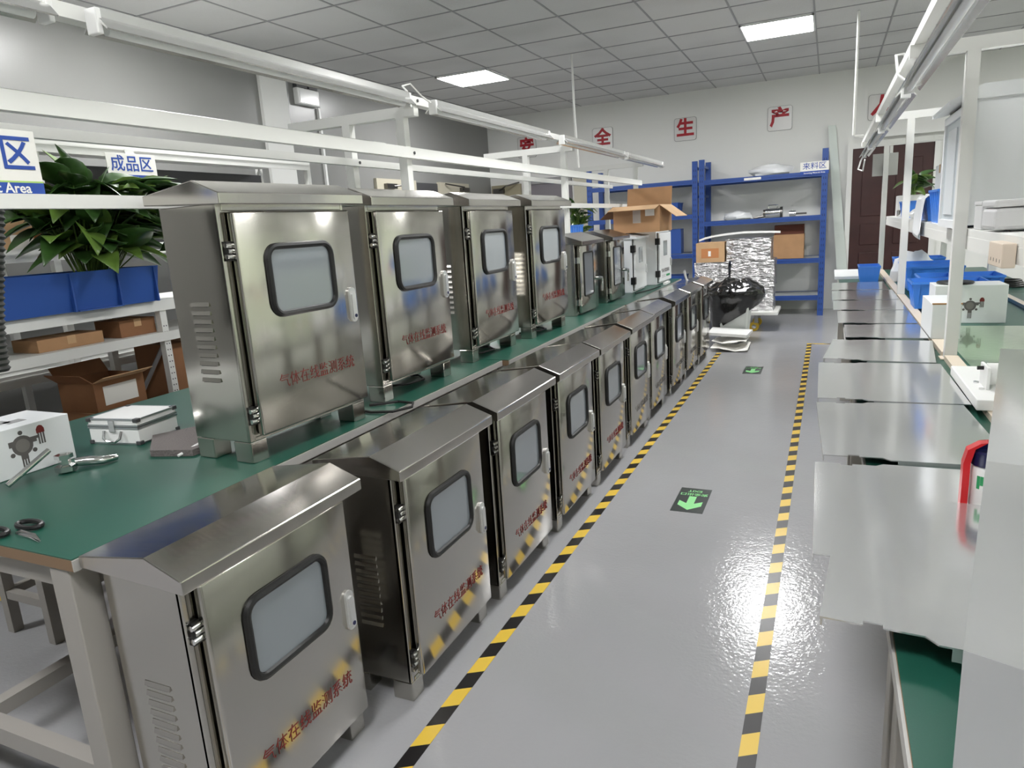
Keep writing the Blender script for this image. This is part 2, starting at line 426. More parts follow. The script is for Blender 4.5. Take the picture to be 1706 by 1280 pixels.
EXB = mat('exit_sign_black', (38, 46, 44), 0.35); EXG = mat('exit_sign_green', (146, 226, 148), 0.4)
def exit_sign(y0, y1, label):
    t = thing('floor_exit_sign', label, 'sign', (-0.57, (y0+y1)/2, 0), 0, 'exit signs stuck to the aisle floor')
    h = (y1-y0); w = 0.152
    MB().box(-w/2, w/2, -h/2, h/2, 0.0002, 0.0016).build('plate', EXB, t)
    a = MB(); z = 0.0018
    a.prism([(-0.018, h*0.14, z), (0.018, h*0.14, z), (0.018, -h*0.16, z), (0.056, -h*0.06, z), (0.056, -h*0.24, z), (0, -h*0.42, z), (-0.056, -h*0.24, z), (-0.056, -h*0.06, z), (-0.018, -h*0.16, z)], (0, 0, 0.0005))
    a.build('arrow', EXG, t)
    text('lettering', '安全出口', 0.034, EXG, t, (0, h*0.23, 0.0022), (0, 0, PI), 1.0, 0.0006, ext=0.0003)
    text('lettering', 'EXIT', 0.034, EXG, t, (0, h*0.37, 0.0022), (0, 0, PI), 1.0, 0.0006, ext=0.0003)
exit_sign(3.10, 3.406, 'black floor exit sign with green arrow, nearer one in mid aisle')
exit_sign(6.18, 6.485, 'black floor exit sign with green arrow, farther one near the trash bin')

# ------------------------------------------------------------------ control cabinets
LETTER = '气体在线监测系统'
def make_cabinet(label, w=0.50, d=0.225, h=0.72, letter_mat=RED, group=None):
    t = thing('control_cabinet', label, 'cabinet', (0, 0, 0), 0, group)
    f = 0.062; x1 = d/2; x0 = -d/2
    b = MB()
    b.box(x0, x1-0.002, -w/2, w/2, f, h)                        # carcass
    b.box(x1-0.012, x1, -w/2, -w/2+0.014, f, h)                  # front lips round the door
    b.box(x1-0.012, x1, w/2-0.012, w/2, f, h)
    b.box(x1-0.012, x1, -w/2+0.018, w/2-0.012, f, f+0.012).box(x1-0.012, x1, -w/2+0.018, w/2-0.012, h-0.02, h)
    b.build('body', STEEL, t, bevel=0.002)
    for sx in (x0+0.035, x1-0.035):
        for sy in (-w/2+0.03, w/2-0.03):
            ft = MB(); ft.box(sx-0.035, sx+0.035, sy-0.03, sy+0.03, 0, f, bevel=0.003)
            ft.build('foot', STEEL, t)
    ov = 0.035; yl, yr = -w/2-ov, w/2+ov; xf, xb, xr = x1+0.058, x0-0.012, x1-0.036
    r = MB()
    sec = [(xf, h-0.006), (xf, h+0.024), (xr, h+0.06), (xb, h+0.034), (xb, h+0.008)]
    r.prism([(x, yl, z) for x, z in sec], (0, yr-yl, 0))
    r.build('roof', ROOFST, t, bevel=0.0025)
    # louvres on both sides
    for sgn in (-1, 1):
        lv = MB()
        for k in range(10):
            z = 0.235 + k*0.0238; y = sgn*w/2
            lv.mi = 0
            pr = [(-0.043, y, z), (-0.043, y+sgn*0.0038, z), (-0.043, y+sgn*0.001, z+0.011), (-0.043, y, z+0.011)]
            lv.prism(pr, (0.076, 0, 0))
            lv.mi = 1
            lv.box(-0.036, 0.026, min(y, y+sgn*0.0031), max(y, y+sgn*0.0031), z-0.0016, z+0.0002)
        lv.build('louvre_vent', [STEEL, RUBBER], t)
    # door
    dy0, dy1, dz0, dz1 = -w/2+0.028, w/2-0.004, f+0.014, h-0.022; dx = x1+0.026
    dm = MB(); dm.box(x1+0.003, dx, dy0, dy1, dz0, dz1, bevel=0.006, seg=3)
    door = dm.build('door', STEEL, t, smooth=True)
    wy, wz, ww, wh = 0.006, f+0.442, 0.258*w/0.5, 0.192
    pts = [(dx+0.004, wy+a, wz+c) for a, c in rrect(ww, wh, 0.035)]
    gk = MB(); ring_tube(gk, pts, 0.0095); gk.build('window_gasket', RUBBER, door, smooth=True)
    MB().prism([(dx-0.002, wy+a, wz+c) for a, c in rrect(ww-0.01, wh-0.01, 0.032)], (0.005, 0, 0)).build('window_pane', PANE, door)
    hy, hz = dy1-0.032, f+0.335
    hd = MB(); hd.mi = 0
    hd.prism([(dx, hy+a, hz+c) for a, c in rrect(0.03, 0.112, 0.0145)], (0.006, 0, 0))
    hd.prism([(dx+0.006, hy+a, hz-0.004+c) for a, c in rrect(0.019, 0.09, 0.009)], (0.006, 0, 0))
    hd.mi = 1; hd.cyl((dx+0.012, hy, hz-0.036), (dx+0.0135, hy, hz-0.036), 0.006, 10)
    hd.build('door_handle', [mat('satin_handle', (214, 214, 212), 0.34, 0.6), NAVY], door, smooth=True)
    text('lettering', LETTER, 0.046, letter_mat, door, (dx+0.0005, w*0.055, f+0.150), FX, 0.9, -0.0007)
    for hz in (f+0.075, h-0.125):
        hg = MB(); hg.mi = 1; hg.box(x1-0.006, x1+0.008, -w/2+0.009, -w/2+0.0275, hz-0.026, hz+0.026)
        hg.mi = 0
        for k in (-1, 0, 1): hg.cyl((x1+0.008, -w/2+0.006+0.006*(k == 0), hz+k*0.015), (x1+0.008, -w/2+0.027+0.006*(k == 0), hz+k*0.015), 0.0065, 10)
        hg.build('hinge', [CHROME, BLACK], t, smooth=True)
    return t

floor_lbl = [
 'steel floor cabinet nearest the camera, below the green bench corner',
 'second steel floor cabinet from the camera, below the black cable loop',
 'third steel floor cabinet from the camera, faint red lettering on its door',
 'fourth steel floor cabinet from the camera along the hazard tape',
 'fifth steel floor cabinet from the camera, tape reflected low on its door',
 'sixth steel floor cabinet from the camera, grey lettering, pale reflecting door',
 'seventh steel floor cabinet from the camera, grey lettering, closely behind the sixth',
 'eighth steel floor cabinet from the camera along the hazard tape',
 'ninth steel floor cabinet from the camera, second from the trash bin',
 'last steel floor cabinet of the row, right beside the trash bin']
lower = [(1.11, -1.268), (1.75, -1.192), (2.355, -1.187), (2.97, -1.185), (3.56, -1.181), (4.21, -1.190), (4.83, -1.205), (5.53, -1.20), (6.13, -1.195), (6.76, -1.185)]
GF = 'steel cabinets standing on the floor along the bench'
proto_l = None
for i, (y, x) in enumerate(lower):
    if i >= 5:
        if i == 5:
            proto_g = make_cabinet(floor_lbl[i], letter_mat=GREYPR, group=GF); proto_g.location = (x, y, 0)
        else: dup(proto_g, (x, y, 0), 0, floor_lbl[i], GF)
    elif proto_l is None:
        proto_l = make_cabinet(floor_lbl[i], group=GF); proto_l.location = (x, y, 0)
    else: dup(proto_l, (x, y, 0), 0, floor_lbl[i], GF)
GU = 'steel cabinets with red lettering on the green bench'
TZ = 0.7505
dup(proto_l, (-1.567, 1.655, TZ), math.radians(-3.2), 'large steel cabinet with red lettering nearest on the green bench top', GU)
dup(proto_l, (-1.602, 2.345, TZ), math.radians(-1.0), 'steel cabinet with red lettering second on the green bench top', GU)
dup(proto_l, (-1.615, 3.09, TZ), 0, 'steel cabinet third on the bench top, blue blur on its door', GU)
dup(proto_l, (-1.585, 3.77, TZ), math.radians(-2), 'steel cabinet fourth on the bench top, before the smaller ones', GU)

def small_cabinet(label):
    w, d, h = 0.43, 0.25, 0.50
    t = thing('control_cabinet', label, 'cabinet', (0, 0, 0), 0, 'small steel cabinets on the bench')
    MB().box(-d/2, d/2-0.01, -w/2, w/2, 0, h).box(d/2-0.01, d/2, -w/2, -w/2+0.03, 0, h).build('body', STEEL, t, bevel=0.002)
    sec = [(d/2+0.07, h-0.03), (d/2+0.07, h-0.005), (0.03, h+0.05), (-d/2-0.02, h+0.03), (-d/2-0.02, h+0.0)]
    MB().prism([(x, -w/2-0.03, z) for x, z in sec], (0, w+0.06, 0)).build('roof', ROOFST, t, bevel=0.002)
    dx = d/2+0.028
    door = MB().box(d/2+0.002, dx, -w/2+0.045, w/2-0.003, 0.015, h-0.035, bevel=0.005).build('door', STEEL, t, smooth=True)
    gk = MB(); ring_tube(gk, [(dx+0.002, -0.005+a, 0.27+c) for a, c in rrect(0.20, 0.29, 0.015)], 0.006); gk.build('window_gasket', RUBBER, door, smooth=True)
    MB().prism([(dx-0.001, -0.005+a, 0.27+c) for a, c in rrect(0.195, 0.285, 0.014)], (0.004, 0, 0)).build('window_pane', PANE, door)
    hd = MB(); y = w/2-0.045
    hd.cyl((dx, y, 0.225), (dx+0.035, y, 0.225), 0.012, 12).tube([(dx+0.035, y-0.035, 0.232), (dx+0.036, y+0.02, 0.225), (dx+0.034, y+0.03, 0.19), (dx+0.03, y+0.03, 0.13)], 0.009, 8)
    hd.build('door_handle', CHROME, door, smooth=True)
    for hz in (0.09, 0.37):
        MB().box(d/2, d/2+0.015, -w/2+0.012, -w/2+0.045, hz-0.02, hz+0.02).cyl((d/2+0.02, -w/2+0.03, hz-0.02), (d/2+0.02, -w/2+0.03, hz+0.02), 0.007, 8).build('hinge', CHROME, t)
    return t
s = small_cabinet('small steel cabinet with lever handle behind the fourth bench cabinet'); s.location = (-1.655, 4.63, TZ)
dup(s, (-1.655, 5.36, TZ), 0, 'small steel cabinet with lever handle next to the white cabinets')

def white_cabinet(label, w, d, h, loc, rz, framed):
    t = thing('white_cabinet', label, 'cabinet', loc, rz, 'white cabinets at the far end of the bench')
    MB().box(-d/2, d/2, -w/2, w/2, 0, h, bevel=0.003).build('body', WHITEB, t)
    sec = [(d/2+0.05, h-0.02), (d/2+0.05, h), (0.02, h+0.03), (-d/2-0.015, h+0.012), (-d/2-0.015, h)]
    if framed: MB().prism([(x, -w/2-0.02, z) for x, z in sec], (0, w+0.04, 0)).build('roof', WHITEB, t)
    dx = d/2+0.022
    door = MB().box(d/2+0.006, dx, -w/2+0.03, w/2-0.01, 0.02, h-0.025, bevel=0.003).build('door', WHITEB, t)
    MB().box(d/2, d/2+0.006, -w/2+0.024, w/2-0.006, 0.014, h-0.02).build('door_gasket', BLACK, t)
    MB().box(dx, dx+0.002, -0.06, 0.07, h*0.52, h*0.8).build('window_pane', mat('tinted_pane', (120, 130, 134), 0.1, coat=0.5), door)
    MB().box(dx, dx+0.012, w/2-0.05, w/2-0.03, h*0.3, h*0.46, bevel=0.004).build('door_handle', GREYB, door)
    for hz in (0.1, h-0.1):
        MB().box(d/2-0.01, d/2+0.03, -w/2-0.012, -w/2+0.03, hz-0.03, hz+0.03, bevel=0.003).build('hinge', BLACK, t)
    if not framed:
        text('lettering', LETTER, 0.04, GREYPR, door, (dx+0.0005, 0, h*0.24), FX, 0.9)
        MB().box(dx, dx+0.0015, 0.03, 0.16, h*0.12, h*0.16).build('green_strip', GREENP, door)
        MB().box(dx, dx+0.0015, -0.13, 0.0, h*0.12, h*0.125).box(dx, dx+0.0015, -0.13, 0.0, h*0.15, h*0.155).build('text_lines', GREYPR, door)
    return t
white_cabinet('white cabinet with black hinges and small roof on the bench', 0.44, 0.26, 0.47, (-1.65, 6.10, TZ), 0, True)
white_cabinet('white cabinet with lettering and green strip under the open carton', 0.46, 0.30, 0.50, (-1.60, 6.80, TZ), math.radians(-3), False)

# ------------------------------------------------------------------ workbenches
def workbench(label, x0, x1, y0, y1, film=False, group=None):
    t = thing('workbench', label, 'workbench', ((x0+x1)/2, (y0+y1)/2, 0), 0, group)
    a, b = (x1-x0)/2, (y1-y0)/2
    MB().box(-a, a, -b, b, 0.722, 0.747).build('tabletop', PLY, t)
    MB().box(-a+0.001, a-0.001, -b+0.001, b-0.001, 0.747, 0.75).build('bench_mat', GREEN, t)
    MB().box(a, a+0.004, -b, b, 0.722, 0.747).build('edge_strip', EDGEM, t)
    MB().box(-a-0.004, -a, -b, b, 0.722, 0.747).build('edge_strip', EDGEM, t)
    ap = MB()
    for sx in (-a+0.05, a-0.09): ap.box(sx, sx+0.04, -b+0.05, b-0.05, 0.665, 0.722)
    for sy in (-b+0.02, b-0.06): ap.box(-a+0.05, a-0.05, sy, sy+0.04, 0.665, 0.722)
    ap.build('apron', LEGP, t)
    for sx in (-1, 1):
        for sy in (-1, 1):
            cx, cy = sx*(a-0.055), sy*(b-0.035)
            MB().box(cx-0.032, cx+0.032, cy-0.032, cy+0.032, 0, 0.722, bevel=0.003).build('leg', LEGP, t)
    for sy in (-1, 1):
        cy = sy*(b-0.035)
        MB().box(-a+0.087, a-0.087, cy-0.02, cy+0.02, 0.16, 0.21).build('stretcher', LEGP, t)
    MB().box(-0.02, 0.02, -b+0.055, b-0.055, 0.165, 0.205).build('stretcher', LEGP, t)
    return t
GB = 'green topped workbenches'
workbench('green topped workbench at left front, scissors and metal case on it', -2.60, -1.400, 0.815, 2.93, group=GB)
workbench('green topped workbench on the left, middle of its row', -2.57, -1.365, 2.935, 5.04, group=GB)
workbench('green topped workbench on the left, farthest of its row', -2.57, -1.355, 5.045, 7.20, group=GB)
workbench('green topped workbench at right front under steel panels', 0.105, 1.30, -0.9, 1.20, group=GB)
workbench('green topped workbench on the right, holding the white test plate', 0.10, 1.30, 1.205, 3.32, group=GB)
workbench('green topped workbench on the right with the blue bins', 0.09, 1.29, 3.325, 5.43, group=GB)
workbench('green topped workbench on the right, farthest, by the brown door', 0.09, 1.29, 5.435, 7.55, group=GB)
# sheet of shiny film over part of the right mat
tag(MB().box(0.50, 0.99, 2.52, 4.0, 0.7502, 0.7512).build('protective_film', GREENF), 'shiny crinkled film covering the right bench mat', 'film')

# ------------------------------------------------------------------ overhead frames
def frame(label, xB, xA, y, xa, xb, ztop, group):
    t = thing('overhead_frame', label, 'frame', ((xB+xA)/2, y, 0.7505), 0, group)
    c = (xB+xA)/2; h = ztop-0.7505
    for x in (xB-c, xA-c):
        q = MB().box(x-0.021, x+0.021, -0.021, 0.021, 0.004, h).build('post', WHITEP, t)
        MB().box(x-0.035, x+0.035, -0.035, 0.035, 0, 0.004).build('base_plate', CREAM, q)
    MB().box(xa-c, xb-c, -0.02, 0.02, h, h+0.045).build('cross_beam', WHITEP, t)
    return t
def rail(label, x0, x1, y0, y1, z0, z1, m=None, name='steel_rail'):
    t = thing(name, label, 'rail', ((x0+x1)/2, (y0+y1)/2, z0))
    a, b = (x1-x0)/2, (y1-y0)/2
    MB().box(-a, a, -b, b, 0, z1-z0).build('bar', m or WHITEP, t)
    bl = MB()
    for yy in BOLTS:
        if y0 < yy < y1: bl.cyl((a, yy-(y0+y1)/2, (z1-z0)/2), (a+0.004, yy-(y0+y1)/2, (z1-z0)/2), 0.007, 10)
    if bl.bm.verts: bl.build('bolt', DGREY, t)
    else: bl.bm.free()
    return t
FL = 'two-legged white frames on the left benches'
for y, xa, xb, lb in ((2.865, -2.43, -1.712, 'white two-legged frame rising behind the second big bench cabinet'), (5.03, -2.43, -1.712, 'white two-legged frame rising behind the small steel cabinets'), (7.15, -2.43, -1.712, 'white two-legged frame at the far bench end, behind the open carton')):
    frame(lb, -1.79, -2.09, y, xa, xb, 1.877, FL)
BOLTS = (2.865,)
rail('long white rail carrying the tube lamps on the left frames', -1.745, -1.70, -0.2, 8.0, 1.9225, 1.957, name='lamp_rail')
rail('long white rail in the middle height of the left frames', -1.7685, -1.740, -0.2, 7.21, 1.697, 1.744)
rail('low white rail on the left frames, big blue area sign standing on it', -1.7685, -1.740, -0.2, 7.21, 1.476, 1.510)
rail('long white rail on the rear posts of the left frames', -2.0685, -2.045, -0.2, 7.21, 1.690, 1.722)
tag(MB().tube([(-1.79, 0.0, 1.742), (-1.785, 2.7, 1.742)], 0.014).build('conduit_pipe', WHITEP), 'slim white conduit lying along the left middle rail', 'pipe')
FRR = 'two-legged white frames on the right benches'
for y, lb in ((3.15, 'white two-legged frame on the right, beside the tall white cabinet'), (5.30, 'white two-legged frame on the right, among the blue bins'), (7.40, 'white two-legged frame on the right, in front of the brown door')):
    frame(lb, 0.452, 0.95, y, 0.25, 1.6, 1.877, FRR)
rail('white rail carrying tube lamps on the right frames', 0.262, 0.298, 2.0, 7.95, 1.9225, 1.957, name='lamp_rail')
BOLTS = ()
for k, (y0, y1, lb) in enumerate(((1.3, 3.112, 'pale strip on the right bench, nearest piece, along the steel panels'), (3.188, 5.262, 'pale strip on the right bench beyond the nearest post'), (5.338, 7.36, 'pale strip on the far right bench near the brown door'))):
    rail(lb, 0.428, 0.474, y0, y1, 0.7505, 0.77, CREAM, 'bench_strip')
rail('pale strip along the back of the right bench mat', 0.993, 1.03, 3.4, 7.5, 0.7505, 0.77, CREAM, 'bench_strip')
sh = thing('upper_shelf', 'long white shelf fixed between the posts of the right frames', 'shelf', (0.70, 4.475, 1.222))
MB().box(-0.225, 0.225, -2.875, 2.875, 0, 0.028).build('board', WHITEP, sh)
MB().box(-0.226, -0.21, -2.875, 2.875, -0.047, 0).build('front_lip', WHITEP, sh)
for yy in (-2.7, -1.325, 0.825, 2.84):
    MB().box(-0.21, 0.225, yy-0.015, yy+0.015, -0.045, 0).build('bracket', WHITEP, sh)

# ------------------------------------------------------------------ tube lamps
def tube_lamp(label, x, y0, y1, z, group):
    t = thing('tube_lamp', label, 'tube lamp', (x, (y0+y1)/2, z), 0, group)
    L = (y1-y0)/2
    h = MB()
    sec = [(-0.016, 0), (0.016, 0), (0.016, -0.022), (0.044, -0.052), (0.041, -0.055), (0.012, -0.028), (-0.012, -0.028), (-0.041, -0.055), (-0.044, -0.052), (-0.016, -0.022)]
    h.prism([(a, -L, c) for a, c in sec], (0, 2*L, 0))
    h.build('reflector', REFLEC, t)
    MB().cyl((0, -L+0.03, -0.046), (0, L-0.03, -0.046), 0.013, 12).build('tube', TUBEW, t, smooth=True)
    for s in (-1, 1):
        MB().box(-0.02, 0.02, s*L-0.008, s*L+0.008, -0.062, -0.002, bevel=0.003).build('end_cap', WPLAST, t)
    return t
GL = 'tube lamps hung under the left rail'
for (a, b, lb) in ((-0.25, 1.165, 'unlit white tube lamp at the very left end of the left rail'), (1.285, 2.70, 'unlit white tube lamp nearest on the left rail, over the big cabinet'),
                   (2.92, 4.35, 'unlit white tube lamp second along the left rail'), (4.62, 6.17, 'unlit white tube lamp third along the left rail'),
                   (6.29, 7.72, 'unlit white tube lamp farthest on the left rail')):
    tube_lamp(lb, -1.653, a, b, 1.945, GL)
GR = 'tube lamps hung under the right rail'
for (a, b, lb) in ((2.0, 3.60, 'unlit tube lamp on the right rail, cut by the top of the picture'), (3.74, 5.24, 'unlit tube lamp in the middle of the right rail'), (5.40, 6.72, 'unlit tube lamp on the right rail above the brown door'), (6.82, 7.95, 'unlit tube lamp at the far end of the right rail')):
    tube_lamp(lb, 0.292, a, b, 1.8755, GR)
tag(MB().tube([(-1.655, 2.715, 1.95), (-1.70, 2.75, 1.985), (-1.69, 2.80, 2.0), (-1.66, 2.84, 1.95), (-1.653, 2.9, 1.93)], 0.004, 6).build('cable', WHITEP), 'loose lamp wire looped where two left rail lamps meet', 'cable')
tag(MB().tube([(0.292, 3.62, 1.86), (0.25, 3.64, 1.90), (0.24, 3.66, 1.985), (0.27, 3.68, 1.99), (0.31, 3.70, 1.94), (0.292, 3.725, 1.86)], 0.006, 6).build('cable', WPLAST), 'white wire bundled on the right rail between two lamps', 'cable')
tag(MB().tube([(0.292, 7.965, 1.85), (0.27, 8.1, 1.80), (0.25, 8.15, 1.72), (0.29, 8.1, 1.70), (0.30, 7.99, 1.80)], 0.008, 6).build('cable', WPLAST), 'coil of white wire hanging from the far tip of the right rail', 'cable')
tag(MB().tube([(-2.47, 7.32, 3.055), (-2.46, 7.30, 2.5), (-2.42, 7.25, 1.93)], 0.012).build('conduit_pipe', WHITEP), 'thin white pipe dropping from the ceiling to the left frame', 'pipe')
tag(MB().tube([(0.18, 7.5, 3.055), (0.18, 7.52, 2.0), (0.19, 7.52, 1.99), (0.262, 7.52, 1.985)], 0.012).build('conduit_pipe', WHITEP), 'thin white pipe dropping from the ceiling to the right rail', 'pipe')

# ------------------------------------------------------------------ steel door panels lying on the right benches
def steel_panel(label, x0, x1, y0, y1, z, rz=0.0, tilt=0.0, notch=True):
    cx, cy = (x0+x1)/2, (y0+y1)/2; a, b = (x1-x0)/2, (y1-y0)/2
    t = thing('metal_sheet', label, 'panel', (cx, cy, z), rz, 'steel door panels laid out on the right benches')
    n = 0.02
    out = [(-a, -b+0.0), (-a+0.055, -b), (-a+0.055, -b+0.010), (-a+0.08, -b+0.010), (-a+0.08, -b), (-a+0.13, -b), (-a+0.145, -b-0.016), (a, -b-0.016),
           (a, b+0.0), (-a+0.145, b), (-a+0.13, b-0.014), (-a+0.08, b-0.014), (-a+0.08, b-0.024), (-a+0.055, b-0.024), (-a+0.055, b-0.014), (-a, b-0.014)]
    MB().prism([(x, y, 0.0) for x, y in out], (0, 0, 0.0025)).build('face', SHEET, t)
    MB().box(-a, -a+0.0025, -b+0.012, b-0.02, -0.018, 0).build('flange', SHEET, t)
    MB().box(-a+0.16, a-0.02, -b-0.0158, -b-0.0133, -0.018, 0).build('flange', SHEET, t)
    MB().box(-a+0.16, a-0.02, b-0.0025, b, -0.018, 0).build('flange', SHEET, t)
    if tilt: t.rotation_euler = (tilt, 0, rz)
    return t
zz = 0.769
steel_panel('nearest flat steel panel on the right bench, resting on the next one', 0.024, 0.425, 0.965, 1.475, zz+0.022, math.radians(-4))
steel_panel('flat steel panel partly under the nearest one, red handled jar on it', -0.009, 0.405, 1.225, 1.735, zz, math.radians(0.6))
steel_panel('flat steel panel, third from the camera on the right bench', -0.006, 0.39, 1.785, 2.315, zz, math.radians(2.6))
steel_panel('flat steel panel beside the white test plate', -0.017, 0.396, 2.35, 2.93, zz, math.radians(0.5))
steel_panel('flat steel panel beside the foot of the nearest right post', 0.015, 0.405, 2.985, 3.455, zz, math.radians(-5))
steel_panel('smaller steel panel beside the plain white carton', 0.088, 0.42, 3.52, 3.92, zz)
steel_panel('smaller steel panel just beyond the plain white carton', 0.06, 0.42, 3.97, 4.45, zz)
steel_panel('small steel panel between the bins and the aisle, third from the far end', 0.04, 0.42, 4.49, 4.95, zz)
steel_panel('small steel panel, second from the far end of the row', 0.035, 0.42, 4.99, 5.55, zz)
steel_panel('small steel panel at the far end of the row, by the blue bin', 0.035, 0.40, 5.60, 6.15, zz)
tag(MB().box(0.06, 0.34, 6.65, 7.4, 0.7505, 0.775).build('white_board', WHITEB), 'small white board lying on the far right bench by the door', 'board')

# big steel cabinet lying on its back in the right foreground
t = thing('folded_steel_cover', 'large folded steel cover filling the right foreground edge', 'cover', (0.112, 0.603, 0.7945), math.radians(-11.3))
Hc = 0.206
MB().loft([[(0, 0, Hc-0.003), (0.75, -0.13, Hc-0.003), (0.75, -0.13, Hc), (0, 0, Hc)], [(0, 0.46, Hc+0.014), (0.75, 0.42, Hc+0.014), (0.75, 0.42, Hc+0.017), (0, 0.46, Hc+0.017)], [(0, 1.42, Hc-0.003), (0.75, 1.40, Hc-0.003), (0.75, 1.40, Hc), (0, 1.42, Hc)]]).build('top_face', SHEET, t)
MB().prism([(0.0, 0.0, 0), (0.75, -0.13, 0), (0.75, -0.13, Hc-0.003), (0.0, 0.0, Hc-0.003)], (0, 0.003, 0)).build('front_flange', SHEET, t)
MB().prism([(0.0, 0.003, 0), (0.0, 0.72, 0), (0.0, 0.72, Hc+0.006), (0, 0.46, Hc+0.0135), (0.0, 0.003, Hc-0.003)], (0.003, 0, 0)).build('side_flange', SHEET, t)

# white jar in a red holder standing behind it
t = thing('jar', 'white jar with navy lid and red handle on the steel panels', 'jar', (0.304, 1.528, 0.7725))
MB().lathe([(0.034, 0), (0.036, 0.004), (0.036, 0.08), (0.033, 0.088)], n=24).build('body', WPLAST, t, smooth=True)
MB().lathe([(0.037, 0.086), (0.038, 0.09), (0.038, 0.112), (0.034, 0.116), (0.034, 0.104), (0.001, 0.104)], n=24).build('lid', NAVY, t, smooth=True)
hp = [(-0.046, -0.012, 0.0), (-0.046, -0.012, 0.09), (-0.04, -0.012, 0.118), (-0.02, -0.012, 0.132), (0.045, -0.012, 0.138)]
hb = MB()
hb.loft([[(x-0.006, y-0.012, z), (x+0.006, y-0.012, z+0.002), (x+0.006, y+0.012, z+0.002), (x-0.006, y+0.012, z)] for x, y, z in hp]).build('handle', REDP, t)
lb = MB()
for k in range(8):
    a0 = math.radians(225+k*10)
    lb.box(0.0362, 0.0368, -0.0028, 0.0028, 0.05 if k % 3 else 0.042, 0.068, Matrix.Rotation(a0, 4, 'Z'))
lb.build('green_label', GREENP, t)

# white test plate with fitting
t = thing('test_plate', 'white thick plate with bolted white pipe fitting on the right bench', 'plate', (0.60, 2.51, 0.7705))
MB().box(-0.20, 0.20, -0.24, 0.24, 0.0, 0.032, bevel=0.003).build('plate', WPLAST, t)
MB().box(-0.158, -0.149, -0.115, -0.01, 0.032, 0.098, bevel=0.002).build('bracket', WPLAST, t)
MB().cyl((-0.149, -0.06, 0.07), (-0.115, -0.06, 0.07), 0.033, 24).cyl((-0.115, -0.06, 0.073), (0.15, -0.06, 0.073), 0.02, 20).build('fitting', WPLAST, t, smooth=True)
MB().cyl((-0.113, -0.06, 0.073), (-0.109, -0.06, 0.073), 0.024, 20).build('seal_ring', RUBBER, t)
MB().cyl((-0.175, -0.06, 0.088), (-0.158, -0.06, 0.088), 0.006, 10).build('black_plug', BLACK, t)
for dy in (-0.11, -0.02): MB().cyl((-0.168, dy, 0.032), (-0.168, dy, 0.037), 0.008, 6).build('bolt', CHROME, t)
tag(MB().lathe([(0.03, 0), (0.032, 0.01), (0.032, 0.03), (0.02, 0.045), (0.018, 0.06)], n=20).build('pipe_fitting', WPLAST, loc=(0.60, 2.21, 0.7505), smooth=True), 'small white pipe fitting in front of the white test plate', 'fitting')

# ------------------------------------------------------------------ product boxes with the printed gas detector
def detector_print(parent, x, y, z, sx, rot):
    pm = MB()
    M = Matrix.Translation((x, y, z)) @ Euler(rot).to_matrix().to_4x4() @ Matrix.Diagonal((sx, sx, 1, 1))
    def disc(cx, cy, r, n=20, h=0.0008): pm.prism([(cx+math.cos(2*PI*k/n)*r, cy+math.sin(2*PI*k/n)*r, 0) for k in range(n)], (0, 0, h), M)
    def bar(x0, x1, y0, y1, h=0.0009): pm.prism([(x0, y0, 0), (x1, y0, 0), (x1, y1, 0), (x0, y1, 0)], (0, 0, h), M)
    pm.mi = 0
    disc(0, 0, 0.036); bar(-0.045, 0.05, 0.002, 0.022); bar(-0.012, 0.012, -0.05, 0)
    for a in (90, 215, 325): disc(math.cos(math.radians(a))*0.046, math.sin(math.radians(a))*0.046, 0.008, 10)
    for k in (-1, 0, 1): bar(k*0.009-0.0025, k*0.009+0.0025, -0.088, -0.05)
    for k in (-1, 0, 1): bar(0.068+k*0.009-0.0025, 0.068+k*0.009+0.0025, -0.012, 0.028)
    bar(0.05, 0.056, 0.012, 0.022)
    pm.mi = 1; disc(0, 0, 0.024, 20, 0.0012)
    pm.mi = 2
    pm.prism([(0.054, 0.028, 0), (0.082, 0.028, 0), (0.082, 0.042, 0), (0.076, 0.053, 0), (0.068, 0.056, 0), (0.06, 0.053, 0), (0.054, 0.042, 0)], (0, 0, 0.0009), M)
    return pm.build('printed_picture', [mat('print_grey', (96, 92, 90), 0.6), mat('print_dark', (120, 116, 112), 0.6), mat('print_red', (120, 40, 36), 0.6)], parent)
t = thing('product_box', 'white product box with printed gas detector at the left edge', 'box', (-2.2, 1.07, TZ), 0, None)
MB().box(-0.10, 0.10, -0.235, 0.235, 0, 0.142, bevel=0.002).build('carton', WHITEB, t)
detector_print(t, 0.1002, 0.09, 0.085, 0.82, FX)
tp = MB(); tp.mi = 0
tp.box(-0.03, 0.02, 0.05, 0.12, 0.1421, 0.1428).box(0.0, 0.04, 0.10, 0.15, 0.1421, 0.1428); tp.build('top_print', mat('print_light', (150, 150, 150), 0.6), t)
t = thing('product_box', 'white product box with printed gas detector on the right bench', 'box', (0.655, 4.19, TZ), math.radians(1), None)
MB().box(-0.155, 0.155, -0.10, 0.10, 0, 0.19, bevel=0.002).build('carton', WHITEB, t)
detector_print(t, 0.0, -0.1002, 0.088, 0.72, FY)
t = thing('carton', 'plain white carton with brown open rim behind the right post', 'box', (0.478, 3.66, 0.7705))
MB().box(-0.055, 0.055, -0.17, 0.2, 0, 0.15, bevel=0.002).build('body', WHITEB, t)
MB().box(-0.056, 0.056, -0.171, -0.16, 0.15, 0.156).build('rim', CARD, t)
tag(MB().lathe([(0.08, 0), (0.085, 0.006), (0.08, 0.012)], n=24).build('black_disc', BLACK, loc=(0.60, 4.19, TZ+0.1905), smooth=True), 'flat black round part lying on the right product box', 'part')

